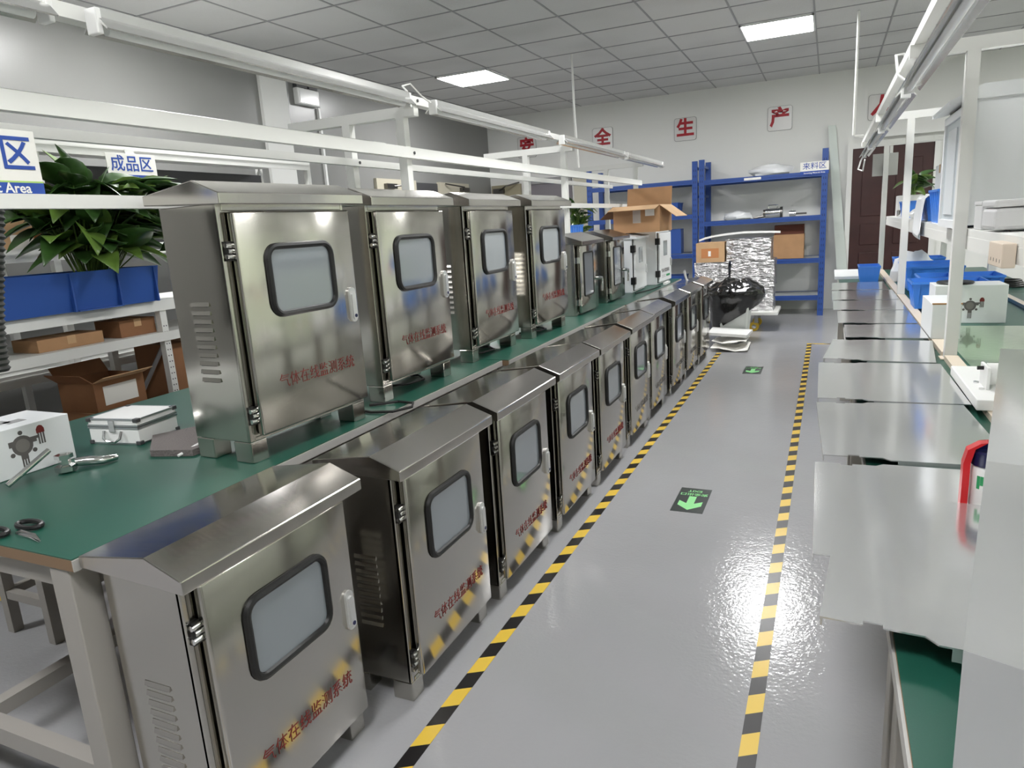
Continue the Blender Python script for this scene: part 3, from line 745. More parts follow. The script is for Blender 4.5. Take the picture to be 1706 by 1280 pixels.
# metal parts in front of the left product box
t = thing('metal_fitting', 'small shiny metal valve fitting in front of the left product box', 'fitting', (-1.99, 1.17, TZ))
MB().cyl((-0.02, -0.12, 0.012), (-0.01, 0.0, 0.075), 0.008, 10).build('rod', CHROME, t, smooth=True)
MB().lathe([(0.02, 0), (0.028, 0.005), (0.028, 0.02), (0.016, 0.026), (0.016, 0.04), (0.024, 0.042), (0.024, 0.054), (0.01, 0.058)], c=(0.0, 0.03, 0), n=6).build('hex_body', CHROME, t)
MB().tube([(0.0, 0.06, 0.02), (0.02, 0.085, 0.018), (0.05, 0.11, 0.014), (0.055, 0.15, 0.01)], [0.012, 0.014, 0.012, 0.009], 10).build('nozzle', CHROME, t, smooth=True)

# aluminium case
t = thing('aluminium_case', 'small aluminium carrying case on the left green bench', 'case', (-2.115, 1.525, TZ), math.radians(8))
a, b, h = 0.10, 0.085, 0.085
MB().box(-a, a, -b, b, 0.004, 0.058, bevel=0.002).build('lower_shell', WPLAST, t)
MB().box(-a, a, -b, b, 0.060, h, bevel=0.002).build('lid', WPLAST, t)
ed = MB()
for z0, z1 in ((0, 0.006), (0.052, 0.058), (0.060, 0.066), (h-0.004, h+0.001)):
    ed.box(-a-0.002, a+0.002, -b-0.002, -b+0.003, z0, z1).box(-a-0.002, a+0.002, b-0.003, b+0.002, z0, z1).box(-a-0.002, -a+0.003, -b, b, z0, z1).box(a-0.003, a+0.002, -b, b, z0, z1)
ed.build('aluminium_edging', ALU, t)
for sx in (-1, 1):
    for sy in (-1, 1):
        for z0 in (0.0, h-0.010):
            MB().box(min(sx*(a-0.014), sx*(a+0.004)), max(sx*(a-0.014), sx*(a+0.004)), min(sy*(b-0.014), sy*(b+0.004)), max(sy*(b-0.014), sy*(b+0.004)), z0-0.0004, z0+0.0125, bevel=0.002).build('corner_cap', DGREY, t)
MB().box(-0.012, 0.012, -b-0.006, -b-0.001, 0.042, 0.08, bevel=0.001).build('latch', CHROME, t)
MB().tube([(-0.035, -b-0.003, 0.045), (-0.033, -b-0.012, 0.022), (-0.015, -b-0.015, 0.012), (0.015, -b-0.015, 0.012), (0.033, -b-0.012, 0.022), (0.035, -b-0.003, 0.045)], 0.0045, 8).build('handle', CHROME, t, smooth=True)

# scissors
t = thing('scissors', 'black handled scissors lying on the left bench corner', 'scissors', (-1.66, 0.868, TZ), 0)
MB().loft([[(0.0, -0.006, 0.004), (0.0, 0.006, 0.004), (0.0, 0.006, 0.007), (0.0, -0.006, 0.007)], [(0.055, -0.008, 0.004), (0.055, 0.004, 0.004), (0.055, 0.004, 0.006), (0.055, -0.008, 0.006)], [(0.105, -0.018, 0.004), (0.105, -0.016, 0.004), (0.105, -0.016, 0.005), (0.105, -0.018, 0.005)]]).build('blade', CHROME, t)
MB().loft([[(0.0, -0.008, 0.001), (0.0, 0.004, 0.001), (0.0, 0.004, 0.0035), (0.0, -0.008, 0.0035)], [(0.055, -0.012, 0.001), (0.055, -0.001, 0.001), (0.055, -0.001, 0.0035), (0.055, -0.012, 0.0035)], [(0.105, -0.020, 0.001), (0.105, -0.018, 0.001), (0.105, -0.018, 0.002), (0.105, -0.020, 0.002)]]).build('blade', CHROME, t)
for cy, cx, rx in ((0.032, -0.012, 0.036), (-0.022, -0.05, 0.038)):
    lp = MB(); pts = [(cx+math.cos(2*PI*k/16)*rx, cy+math.sin(2*PI*k/16)*0.018, 0.007) for k in range(16)]
    ring_tube(lp, pts, 0.0062); lp.build('handle_loop', BLACK, t, smooth=True)
tag(MB().prism([(-2.0, 1.50, 0), (-1.855, 1.372, 0), (-1.72, 1.41, 0), (-1.715, 1.50, 0), (-1.80, 1.655, 0), (-1.93, 1.63, 0)], (0, 0, 0.02)).build('foam_sheet', FOAM, loc=(0, 0, TZ)), 'grey foam sheet tucked between metal case and nearest bench cabinet', 'foam')
tag(MB().cyl((-1.757, 1.388, TZ+0.005), (-1.742, 1.475, TZ+0.026), 0.0045, 8).build('cable_tie', WPLAST), 'thin white stick in front of the grey foam sheet', 'stick')
tag(MB().tube([(-1.52, 2.03, TZ+0.006), (-1.44, 2.10, TZ+0.006), (-1.365, 2.085, TZ+0.008), (-1.335, 2.03, TZ+0.009), (-1.375, 1.965, TZ+0.007), (-1.45, 1.945, TZ+0.006), (-1.60, 1.985, TZ+0.006)], 0.005, 8).build('cable', RUBBER, smooth=True), 'black cable looping out over the bench edge between two cabinets', 'cable')
for k, (x, y, lb) in enumerate(((-1.60, 2.42, 'dark cable under the second bench cabinet'), (-1.60, 3.12, 'dark cable under the third bench cabinet'), (-1.58, 3.80, 'dark cable under the fourth bench cabinet'))):
    tag(MB().tube([(x-0.05, y-0.12, TZ+0.006), (x+0.03, y-0.05, TZ+0.006), (x+0.05, y+0.05, TZ+0.006), (x-0.02, y+0.12, TZ+0.006), (x-0.09, y+0.08, TZ+0.006)], 0.005, 6).build('cable', RUBBER, smooth=True), lb, 'cable')
tag(MB().tube([(-1.47, 5.78, TZ+0.005), (-1.42, 5.98, TZ+0.006), (-1.40, 6.15, TZ+0.005), (-1.39, 6.4, TZ+0.005)], 0.005, 6).build('cable', RUBBER, smooth=True), 'black cable on the bench edge in front of the white cabinets', 'cable')
# power strip cables along the bench edge at far end
tag(MB().box(-1.40, -1.375, 6.55, 6.75, TZ, TZ+0.02).build('power_strip', WPLAST), 'white strip on the bench edge in front of the lettered white cabinet', 'strip')

# ------------------------------------------------------------------ open carton on the white cabinets
t = thing('open_carton', 'open cardboard carton with flaps on top of the white cabinets', 'box', (-1.505, 6.24, 1.2515), math.radians(-3))
wx, wy, h = 0.205, 0.2, 0.225
sh_ = MB(); e = 0.004
sh_.box(-wx, wx, -wy, wy, 0, e).box(-wx, wx, -wy, -wy+e, e, h).box(-wx, wx, wy-e, wy, e, h).box(-wx, -wx+e, -wy+e, wy-e, e, h).box(wx-e, wx, -wy+e, wy-e, e, h)
sh_.build('carton_body', CARD, t)
def flap(p0, p1, out):
    p0, p1, out = Vector(p0), Vector(p1), Vector(out); d_ = (p1-p0).cross(out).normalized()*0.004
    m_ = MB(); m_.loft([[p0, p1, p1+out*1.0, p0+out*1.0], [p0+d_, p1+d_, p1+out+d_, p0+out+d_]]); return m_
flap((-wx, -wy, h), (wx, -wy, h), (0.0, -0.15, -0.035)).build('flap', CARDB, t)
flap((-wx, wy, h), (wx, wy, h), (0.0, 0.03, 0.16)).build('flap', CARD, t)
flap((wx, -wy, h), (wx, wy, h), (0.14, 0, -0.105)).build('flap', CARDB, t)
flap((-wx, -wy, h), (-wx, wy, h), (-0.12, 0, -0.10)).build('flap', CARDD, t)
MB().box(-0.03, 0.04, -wy-0.001, -wy, 0.08, 0.19).build('shipping_label', mat('label_grey', (190, 180, 170), 0.7), t)
MB().box(0.08, 0.16, -wy-0.001, -wy, 0.135, 0.19).build('shipping_label', PAPER, t)

# ------------------------------------------------------------------ plants
def leaf(mb, base, d, L, W, droop, roll, n=6):
    d = Vector(d).normalized(); up = Vector((0, 0, 1)); side = d.cross(up)
    side = side.normalized() if side.length > 1e-4 else Vector((1, 0, 0))
    nrm = side.cross(d).normalized()
    s2 = side*math.cos(roll)+nrm*math.sin(roll); n2 = s2.cross(d).normalized()
    rows = []
    for i in range(n+1):
        t = i/n
        w = W*(math.sin(PI*min(1, t**0.62))**0.9)*0.5 if 0 < t < 1 else 0.001
        c = Vector(base)+d*(L*t) - up*(droop*L*t*t)
        rows.append([c+s2*(-w)+n2*(w*0.28), c, c+s2*w+n2*(w*0.28)])
    vs = [[mb.bm.verts.new(p) for p in r] for r in rows]
    fs = []
    for a_, b_ in zip(vs, vs[1:]):
        for j in range(2): fs.append(mb.bm.faces.new((a_[j], a_[j+1], b_[j+1], b_[j])))
    mb._paint(fs)
def plant(name, label, loc, spread, nl, L, W, pot, seed, hgt, oy=0.0):
    rnd = random.Random(seed)
    t = thing(name, label, 'plant', loc)
    fo = MB(); st = MB()
    for k in range(nl):
        a_ = rnd.uniform(0, 2*PI); el = rnd.uniform(-0.15, 1.15)
        r0 = rnd.uniform(0.05, 1.0)
        hz_ = rnd.uniform(0.25, 1.0)*hgt
        base = Vector((math.cos(a_)*spread[0]*r0, oy+math.sin(a_)*spread[1]*r0, pot+hz_))
        d_ = Vector((math.cos(a_)*math.cos(el)*0.8+0.45, math.sin(a_)*math.cos(el), math.sin(el)*0.9))
        sc = rnd.uniform(0.7, 1.15)
        root = Vector((math.cos(a_)*spread[0]*0.15*r0, math.sin(a_)*spread[1]*0.3*r0, pot))
        mid = root.lerp(base, 0.55)+Vector((0, 0, 0.05))
        st.tube([root, mid, base], 0.0035, 5)
        fo.mi = 1 if rnd.random() < 0.28 else 0
        leaf(fo, base, d_, L*sc, W*sc, rnd.uniform(0.15, 0.6), rnd.uniform(-0.6, 0.6))
    st.build('stems', LEAFL, t)
    lf = fo.build('foliage', [LEAFD, LEAFL], t, smooth=True)
    lf.modifiers.new('thickness', 'SOLIDIFY').thickness = 0.0012
    return t
pl = plant('potted_plant', 'large leafy green plant in the blue trough behind the nearest bench cabinet', (-3.50, 2.47, 1.0905), (0.2, 0.34), 150, 0.29, 0.155, 0.15, 11, 0.46, 0.07)
pb = MB()
x0, x1, y0, y1, h = -0.18, 0.16, -0.85, 0.25, 0.19
def trough(mb, x0, x1, y0, y1, h, t=0.008, fl=0.03):
    A = [(x0+fl, y0+fl, 0), (x1-fl, y0+fl, 0), (x1-fl, y1-fl, 0), (x0+fl, y1-fl, 0)]
    B = [(x0, y0, h), (x1, y0, h), (x1, y1, h), (x0, y1, h)]
    Bi = [(x0+t, y0+t, h), (x1-t, y0+t, h), (x1-t, y1-t, h), (x0+t, y1-t, h)]
    Ai = [(x0+fl+t, y0+fl+t, t), (x1-fl-t, y0+fl+t, t), (x1-fl-t, y1-fl-t, t), (x0+fl+t, y1-fl-t, t)]
    mb.loft([A, B, Bi, Ai]); return mb
trough(pb, x0, x1, y0, y1, h, 0.008, 0.02)
for yy in (-0.25, 0.0, 0.22): pb.box(x1-0.014, x1+0.006, yy-0.004, yy+0.004, 0.0, h-0.004)
pb.box(x1-0.01, x1+0.016, -0.24, 0.0, 0.0, 0.006)
pb.build('trough', BLUE, pl)
MB().box(x0+0.03, x1-0.03, y0+0.03, y1-0.03, 0.06, 0.155).build('soil', SOIL, pl)
p2 = plant('potted_plant', 'small green plant behind the open carton', (-2.28, 6.75, TZ), (0.08, 0.1), 46, 0.15, 0.08, 0.42, 5, 0.36)
MB().lathe([(0.09, 0), (0.12, 0.38), (0.128, 0.40), (0.115, 0.40), (0.1, 0.36), (0.001, 0.36)], n=24).build('pot', WPLAST, p2, smooth=True)
p3 = plant('potted_plant', 'green plant in a white pot on the far right shelf', (0.64, 6.9, 1.2505), (0.06, 0.1), 26, 0.16, 0.065, 0.16, 8, 0.16)
MB().box(-0.12, 0.1, -0.12, 0.12, 0, 0.17, bevel=0.006).build('pot', WPLAST, p3)

# ------------------------------------------------------------------ left shelving
LR = -3.40
t = thing('low_shelf_rack', 'low white perforated shelf rack behind the left bench', 'shelf rack', (LR-0.25, 1.75, 0))
for yy in (-1.3, 1.0, 2.4):
    for xx in (-0.23, 0.23):
        po = MB(); po.box(xx-0.02, xx+0.02, yy-0.004-0.016, yy+0.02, 0, 1.03); q = po.build('upright', WHITEP, t)
        if xx > 0 and yy == 1.0:
            ho = MB()
            for k in range(14):
                for s_ in (-0.008, 0.008): ho.cyl((xx+0.02, yy+s_, 0.5+k*0.034), (xx+0.0205, yy+s_, 0.5+k*0.034), 0.004, 6)
            ho.build('hole_pattern', DGREY, q)
for nm, z0, z1 in (('top_deck', 1.03, 1.09), ('lower_deck', 0.86, 0.91)):
    MB().box(-0.25, 0.25, -1.4, 2.45, z1-0.012, z1).box(0.251, 0.262, -1.4, 2.45, z0, z1).box(-0.262, -0.251, -1.4, 2.45, z0, z1).build(nm, WHITEP, t)
br = MB(); br.tube([(-0.2, 1.0, 0.35), (0.2, 1.0, 0.82)], 0.012, 6); br.build('brace', GREYP, t)
def carton(label, x, y, z, sx, sy, sz, m=CARD, rz=0, group=None, openf=False, label_face=None):
    t = thing('carton', label, 'box', (x, y, z), rz, group)
    if not openf:
        MB().box(-sx/2, sx/2, -sy/2, sy/2, 0, sz, bevel=0.002).build('body', m, t)
        MB().box(-sx/2-0.0006, sx/2+0.0006, -0.022, 0.022, sz-0.04, sz+0.0006).build('tape', CARDB, t)
    else:
        w_ = MB(); e_ = 0.004
        w_.box(-sx/2, sx/2, -sy/2, sy/2, 0, e_).box(-sx/2, sx/2, -sy/2, -sy/2+e_, e_, sz).box(-sx/2, sx/2, sy/2-e_, sy/2, e_, sz).box(-sx/2, -sx/2+e_, -sy/2+e_, sy/2-e_, e_, sz).box(sx/2-e_, sx/2, -sy/2+e_, sy/2-e_, e_, sz)
        w_.build('body', m, t)
        flap((sx/2, -sy/2, sz), (sx/2, sy/2, sz), (0.08, 0, 0.03)).build('flap', CARDB, t)
        flap((-sx/2, -sy/2, sz), (-sx/2, sy/2, sz), (-0.05, 0, 0.07)).build('flap', m, t)
        flap((-sx/2, -sy/2, sz), (sx/2, -sy/2, sz), (0, -0.06, 0.05)).build('flap', m, t)
    if label_face: MB().box(sx/2, sx/2+0.0012, label_face[0], label_face[1], label_face[2], label_face[3]).build('shipping_label', PAPER, t)
    return t
GC = None
carton('flat brown carton under the top deck of the low left rack', -3.55, 2.24, 0.9105, 0.2, 0.34, 0.06)
carton('brown carton on the low left rack, farther right of the flat one', -3.55, 2.62, 0.9105, 0.2, 0.22, 0.09, CARDD)
carton('grey brown carton at the bottom of the stack beneath the low left rack', -3.50, 2.27, 0.0005, 0.30, 0.36, 0.56, CARDD)
carton('open carton with white label, upper one beneath the low left rack', -3.52, 2.40, 0.5612, 0.26, 0.30, 0.16, CARDD, 0.05, None, True, (-0.1, 0.1, 0.03, 0.13))
carton('tall brown carton behind the upright of the low left rack', -3.62, 2.98, 0.0005, 0.28, 0.36, 0.82, CARDD)

# tall rack behind, with boxes
t = thing('tall_shelf_rack', 'tall white shelf rack against the left wall', 'shelf rack', (-4.27, 3.2, 0))
for yy in (-2.3, -0.6, 1.66):
    for xx in (-0.26, 0.26):
        MB().box(xx-0.02, xx+0.02, yy-0.02, yy+0.02, 0, 2.02).build('upright', WHITEP, t)
for nm, z1 in (('shelf', 2.0), ('shelf', 1.41), ('shelf', 0.75)):
    MB().box(-0.24, 0.285, -2.3, 1.64, z1-0.014, z1-0.002).box(0.284, 0.296, -2.3, 1.64, z1-0.07, z1).box(0.2965, 0.302, -2.3, 1.64, z1-0.03, z1-0.02).build(nm, WHITEP, t)
MB().box(-0.2, -0.19, -2.28, 1.6, 1.41, 1.93).build('dark_backing', DGREY, t)  # added dark sheet, painted for shade and dark things inside the rack
carton('brown carton on the tall left rack, behind the plant leaves', -4.2, 2.80, 1.4105, 0.26, 0.34, 0.22)
carton('orange brown wrapped carton on the tall left rack next to the hose', -4.20, 2.44, 1.4105, 0.26, 0.22, 0.2, CARDB, 0, None, False, (-0.02, 0.1, 0.0, 0.08))
carton('pale carton with label at the right on the tall left rack', -4.15, 3.08, 1.4105, 0.22, 0.16, 0.12, mat('pale_carton', (206, 196, 186), 0.8), 0, None, False, (-0.07, 0.07, 0.02, 0.1))
t = thing('area_sign', 'small white and blue sign with Chinese characters on the tall left rack', 'sign', (-3.955, 3.16, 1.78), math.radians(-3))
MB().box(0, 0.004, -0.165, 0.165, 0, 0.17, bevel=0.001).build('plate', PAPER, t)
MB().box(0.004, 0.0046, -0.165, 0.165, 0, 0.045).build('blue_band', BLUEPR, t)
text('lettering', '成品区', 0.10, BLUEPR, t, (0.0048, 0, 0.105), FX, 0.95, 0.001)
text('lettering', 'Finished Product Area', 0.032, PAPER, t, (0.0052, 0, 0.022), FX, 0.9)
MB().box(-0.004, -0.0005, -0.03, 0.03, -0.04, 0.2).build('clip', WPLAST, t)
t = thing('area_sign', 'big white sign cut by the left edge, standing on the low rail', 'sign', (-1.757, 1.05, 1.5105), 0)
MB().box(-0.002, 0.002, -0.25, 0.098, 0, 0.146, bevel=0.001).build('plate', PAPER, t)
MB().box(0.002, 0.0026, -0.25, 0.098, 0.0, 0.026).build('blue_band', BLUEPR, t)
MB().box(0.002, 0.0026, -0.25, 0.098, 0.026, 0.030).build('green_line', mat('lime_print', (170, 206, 110), 0.5), t)
text('lettering', '成品区', 0.086, BLUEPR, t, (0.0028, 0.088, 0.088), FX, 0.93, 0.0012, align='RIGHT')
text('lettering', 'Product Area', 0.032, PAPER, t, (0.0030, 0.066, 0.0125), FX, 0.95, 0.0005, align='RIGHT')
t = thing('corrugated_hose', 'black corrugated hose hanging at the left edge of the picture', 'hose', (-1.91, 1.085, 0))
hp = []; hr = []
for k in range(90):
    z = 1.75-k*0.0075; hp.append((0.02*math.sin(k*0.05), 0.035*math.cos(k*0.035), z)); hr.append(0.022 if k % 2 else 0.027)
MB().tube(hp, hr, 14).build('hose', mat('hose_grey', (58, 58, 56), 0.5), t, smooth=True)

# emergency lamp, conduit and switch on the left wall
t = thing('emergency_lamp', 'white twin emergency lamp box high on the left wall', 'lamp', (XL+0.001, 6.16, 2.72))
MB().box(0, 0.06, -0.17, 0.17, 0, 0.16, bevel=0.01).build('housing', WPLAST, t)
MB().box(0.06, 0.063, -0.14, 0.14, 0.02, 0.13).build('cover', mat('lamp_cover', (240, 240, 240), 0.2, coat=0.5), t)
MB().box(-0.0, 0.05, -0.16, 0.0, 0.165, 0.2).box(0, 0.05, 0.03, 0.16, 0.165, 0.2).build('mount', DGREY, t)
tag(MB().box(XL+0.001, XL+0.03, 6.33, 6.36, 0.6, 2.72).build('conduit_pipe', WPLAST), 'vertical white conduit under the emergency lamp on the left wall', 'pipe')

# ------------------------------------------------------------------ wall signs with red characters
GW = 'square wall signs with red characters'
for x, ch, lb in ((-4.33, '安', 'white wall sign with red character, leftmost, behind the lamp rail'), (-3.11, '全', 'white wall sign with red character, second from the left'), (-1.90, '生', 'white wall sign with red character, middle one, fully visible above the blue racks'),
                  (-0.65, '产', 'white wall sign with red character, fourth from left, above the blue rack sign'), (0.56, '人', 'white wall sign with red character above the brown door')):
    t = thing('wall_sign', lb, 'sign', (x, YB-0.001, 2.565), 0, GW)
    MB().prism([(a, 0, c) for a, c in rrect(0.31, 0.31, 0.03, 3)], (0, -0.008, 0)).build('border', mat('sign_grey', (120, 120, 120), 0.4), t)
    MB().prism([(a, -0.008, c) for a, c in rrect(0.302, 0.302, 0.028, 3)], (0, -0.001, 0)).build('plate', mat('sign_white', (222, 220, 218), 0.3), t)
    text('lettering', ch, 0.25, mat('sign_red', (170, 26, 40), 0.5), t, (0, -0.0095, 0.005), FY, 1.0, 0.0085, ext=0.001)

# ------------------------------------------------------------------ blue storage racks at the back wall
def storage_rack(label, x0, x1, levels, top):
    t = thing('storage_rack', label, 'shelf rack', ((x0+x1)/2, 10.13, 0), 0, 'blue storage racks')
    a = (x1-x0)/2
    for sx in (-1, 1):
        for y in (-0.28, 0.28):
            q = MB(); q.mi = 0; cx = sx*(a-0.035)
            q.box(cx-0.035, cx+0.035, y-0.022, y+0.022, 0, top)
            q.mi = 1
            if y < 0:
                for k in range(int(top/0.075)-1):
                    q.box(cx-0.016, cx-0.008, y-0.0226, y-0.021, 0.06+k*0.075, 0.09+k*0.075).box(cx+0.008, cx+0.016, y-0.0226, y-0.021, 0.06+k*0.075, 0.09+k*0.075)
            q.build('upright', [RACKB, mat('rack_slot', (18, 36, 84), 0.6)], t)
        for z in (0.4, 1.0, 1.6, top-0.1):
            MB().box(sx*(a-0.035)-0.012, sx*(a-0.035)+0.012, -0.258, 0.258, z, z+0.03).build('side_brace', RACKB, t)
    for z in levels:
        for y in (-0.28, 0.28):
            MB().box(-a+0.0705, a-0.0705, y-0.018, y+0.018, z-0.06, z).box(-a+0.0705, a-0.0705, y-0.024 if y < 0 else y+0.018, y-0.018 if y < 0 else y+0.024, z-0.03, z-0.012).build('beam', RACKB, t)
        MB().box(-a+0.0705, a-0.0705, -0.26, 0.26, z-0.02, z-0.004).build('deck', mat('rack_deck', (168, 172, 174), 0.5), t)
    return t
rr = storage_rack('blue storage rack with the small area sign, right of the pair', -1.605, -0.035, (1.815, 1.275, 0.74, 0.26), 2.08)
storage_rack('blue storage rack behind the open carton, left of the pair', -3.17, -1.625, (1.835, 1.385, 0.86, 0.30), 2.07)
MB().box(-0.21, 0.0, -0.3045, -0.304, 1.77, 1.80).build('small_label', PAPER, rr)
t = thing('area_sign', 'small white and blue sign with Chinese characters on the blue rack', 'sign', (-0.19, 9.82, 1.775))
MB().box(-0.165, 0.165, -0.003, 0, 0, 0.155).build('plate', PAPER, t)
MB().box(-0.165, 0.165, -0.0035, -0.003, 0.0, 0.045).build('blue_band', BLUEPR, t)
text('lettering', '来料区', 0.088, BLUEPR, t, (0, -0.004, 0.10), FY, 1.05, 0.0003)
text('lettering', 'Incoming Material Area', 0.026, PAPER, t, (0, -0.004, 0.022), FY, 1.0, 0.0004)

def lump(name, label, cat, loc, size, m, seed, amp=0.25, n=20, flat=True, group=None):
    mb = MB(); rings = []
    for i in range(n//2+1):
        th = PI*i/(n//2); rr_ = []
        for k in range(n):
            a_ = 2*PI*k/n
            v = Vector((math.sin(th)*math.cos(a_), math.sin(th)*math.sin(a_), -math.cos(th)))
            q = 1+amp*noise.noise(v*2.2+Vector((seed*3.1, seed, 0)))+amp*0.5*noise.noise(v*5+Vector((seed, 9, seed)))
            p_ = Vector((v.x*size[0]*q, v.y*size[1]*q, v.z*size[2]*q))
            rr_.append(p_)
        rings.append(rr_)
    zmin = min(p_.z for r in rings for p_ in r)
    for r in rings:
        for p_ in r:
            p_.z = max(p_.z, -size[2]*0.6) if flat else p_.z
            p_.z -= (-size[2]*0.6 if flat else zmin)
    # avoid degenerate poles
    for r in (rings[0], rings[-1]):
        c_ = sum(r, Vector())/len(r)
        for k in range(len(r)): r[k] = c_+Vector((math.cos(2*PI*k/n), math.sin(2*PI*k/n), 0))*0.004
    mb.loft(rings)
    return tag(mb.build(name, m, loc=loc, smooth=True), label, cat, group)
WBAG = mat('white_bag_film', (232, 234, 236), 0.35, bump=(18, 0.5))
lump('plastic_bag', 'clear plastic bag heap on top of the right blue rack', 'bag', (-0.72, 10.05, 1.8155), (0.27, 0.15, 0.09), WBAG, 3)
lump('plastic_bag', 'flat white plastic bag on the middle shelf of the right blue rack', 'bag', (-1.13, 10.05, 1.2755), (0.18, 0.15, 0.07), WBAG, 4)
t = thing('valve', 'chrome valve assembly with handles on the right blue rack', 'valve', (-0.68, 10.0, 1.2755))
MB().cyl((-0.09, 0, 0.06), (0.09, 0, 0.06), 0.06, 16).build('body', CHROME, t, smooth=True)
MB().cyl((0.09, 0, 0.06), (0.12, 0, 0.06), 0.075, 16).cyl((-0.12, 0, 0.06), (-0.09, 0, 0.06), 0.05, 16).build('flange', DARKST, t, smooth=True)
MB().tube([(-0.05, 0, 0.115), (-0.06, 0, 0.16), (0.06, 0, 0.16), (0.05, 0, 0.115)], 0.008, 6).build('handle', CHROME, t)
MB().tube([(-0.1, -0.02, 0.03), (-0.2, -0.04, 0.015), (-0.24, -0.05, 0.012)], [0.02, 0.016, 0.01], 8).build('outlet', DARKST, t)
t = thing('valve', 'small valve with a long stem on the right blue rack', 'valve', (-0.42, 10.0, 1.2755))
MB().cyl((-0.06, 0, 0.04), (0.02, 0, 0.04), 0.035, 12).cyl((-0.02, 0, 0.04), (-0.02, 0, 0.085), 0.014, 8).build('body', CHROME, t, smooth=True)
MB().box(0.02, 0.15, -0.012, 0.012, 0.022, 0.045).build('stem', DARKST, t)
carton('brown carton on the second shelf of the right blue rack', -0.475, 10.08, 0.7405, 0.37, 0.34, 0.31, CARD)
carton('dark brown block added as shade inside the carton of the right blue rack', -0.475, 10.12, 1.0512, 0.36, 0.26, 0.12, mat('carton_inside_shade', (92, 52, 40), 0.8))  # dark colour stands in for shade inside the open carton below
def bin_(label, x, y, z, sx, sy, sz, rz=0, m=BLUEB, group='blue plastic bins', ribs=True):
    t = thing('plastic_bin', label, 'bin', (x, y, z), rz, group)
    mb = MB(); trough(mb, -sx/2, sx/2, -sy/2, sy/2, sz, 0.004, min(sx, sy)*0.07)
    mb.box(-sx/2-0.004, sx/2+0.004, -sy/2-0.005, -sy/2+0.002, sz-0.012, sz).box(-sx/2-0.004, sx/2+0.004, sy/2-0.002, sy/2+0.005, sz-0.012, sz).box(-sx/2-0.005, -sx/2+0.002, -sy/2, sy/2, sz-0.012, sz).box(sx/2-0.002, sx/2+0.005, -sy/2, sy/2, sz-0.012, sz)
    mb.build('body', m, t)
    if ribs:
        rb = MB(); f_ = min(sx, sy)*0.07
        for k in range(5):
            u = -0.4+0.2*k
            for y_, s_ in ((-sy/2, -1), (sy/2, 1)):
                rb.prism([(u*sx-0.003, y_-s_*f_, 0.006), (u*sx+0.003, y_-s_*f_, 0.006), (u*sx+0.003, y_+s_*0.004, sz-0.012), (u*sx-0.003, y_+s_*0.004, sz-0.012)], (0, -s_*0.004, 0))
            for x_, s_ in ((-sx/2, -1), (sx/2, 1)):
                rb.prism([(x_-s_*f_, u*sy-0.003, 0.006), (x_-s_*f_, u*sy+0.003, 0.006), (x_+s_*0.004, u*sy+0.003, sz-0.012), (x_+s_*0.004, u*sy-0.003, sz-0.012)], (-s_*0.004, 0, 0))
        rb.build('ribs', m, t)
    return t
bin_('blue bin on the middle shelf of the left blue rack', -2.02, 10.05, 1.3855, 0.26, 0.36, 0.17, m=BLUE)
tag(MB().prism([(-2.02, 10.0, 0.8605), (-1.88, 10.0, 0.8605), (-1.88, 10.0, 1.20), (-2.02, 10.0, 1.20)], (0, 0.2, 0)).build('folded_tarp', BLUE), 'tall dark blue block on the lower shelf of the left blue rack', 'block')
bin_('blue bin low on the left blue rack behind the white cabinets', -2.0, 10.05, 0.3005, 0.36, 0.38, 0.26, m=BLUE)
bin_('bright blue bin behind the first small steel cabinet', -1.97, 5.42, TZ, 0.26, 0.3, 0.60)
# leaning board, hanging plate
tag(MB().prism([(-0.055, 10.44, 2.40), (0.035, 10.44, 2.40), (0.30, 10.36, 0.0005), (0.16, 10.36, 0.0005)], (0, 0.03, 0)).build('leaning_profile', mat('pale_green_white', (212, 220, 214), 0.4)), 'tall pale strip leaning on the wall between blue rack and brown door', 'board')
t = thing('hanging_plate', 'grey metal plate hanging from the far right frame before the brown door', 'plate', (0.405, 7.40, 1.613))
MB().box(0.07-0.13, 0.195-0.05, 0.026, 0.034, 0, 0.195, bevel=0.003).build('plate', mat('galvanised_plate', (176, 176, 172), 0.5, 0.3), t)
MB().box(0.075, 0.10, 0.026, 0.034, 0.195, 0.264).build('hanger', WHITEP, t)
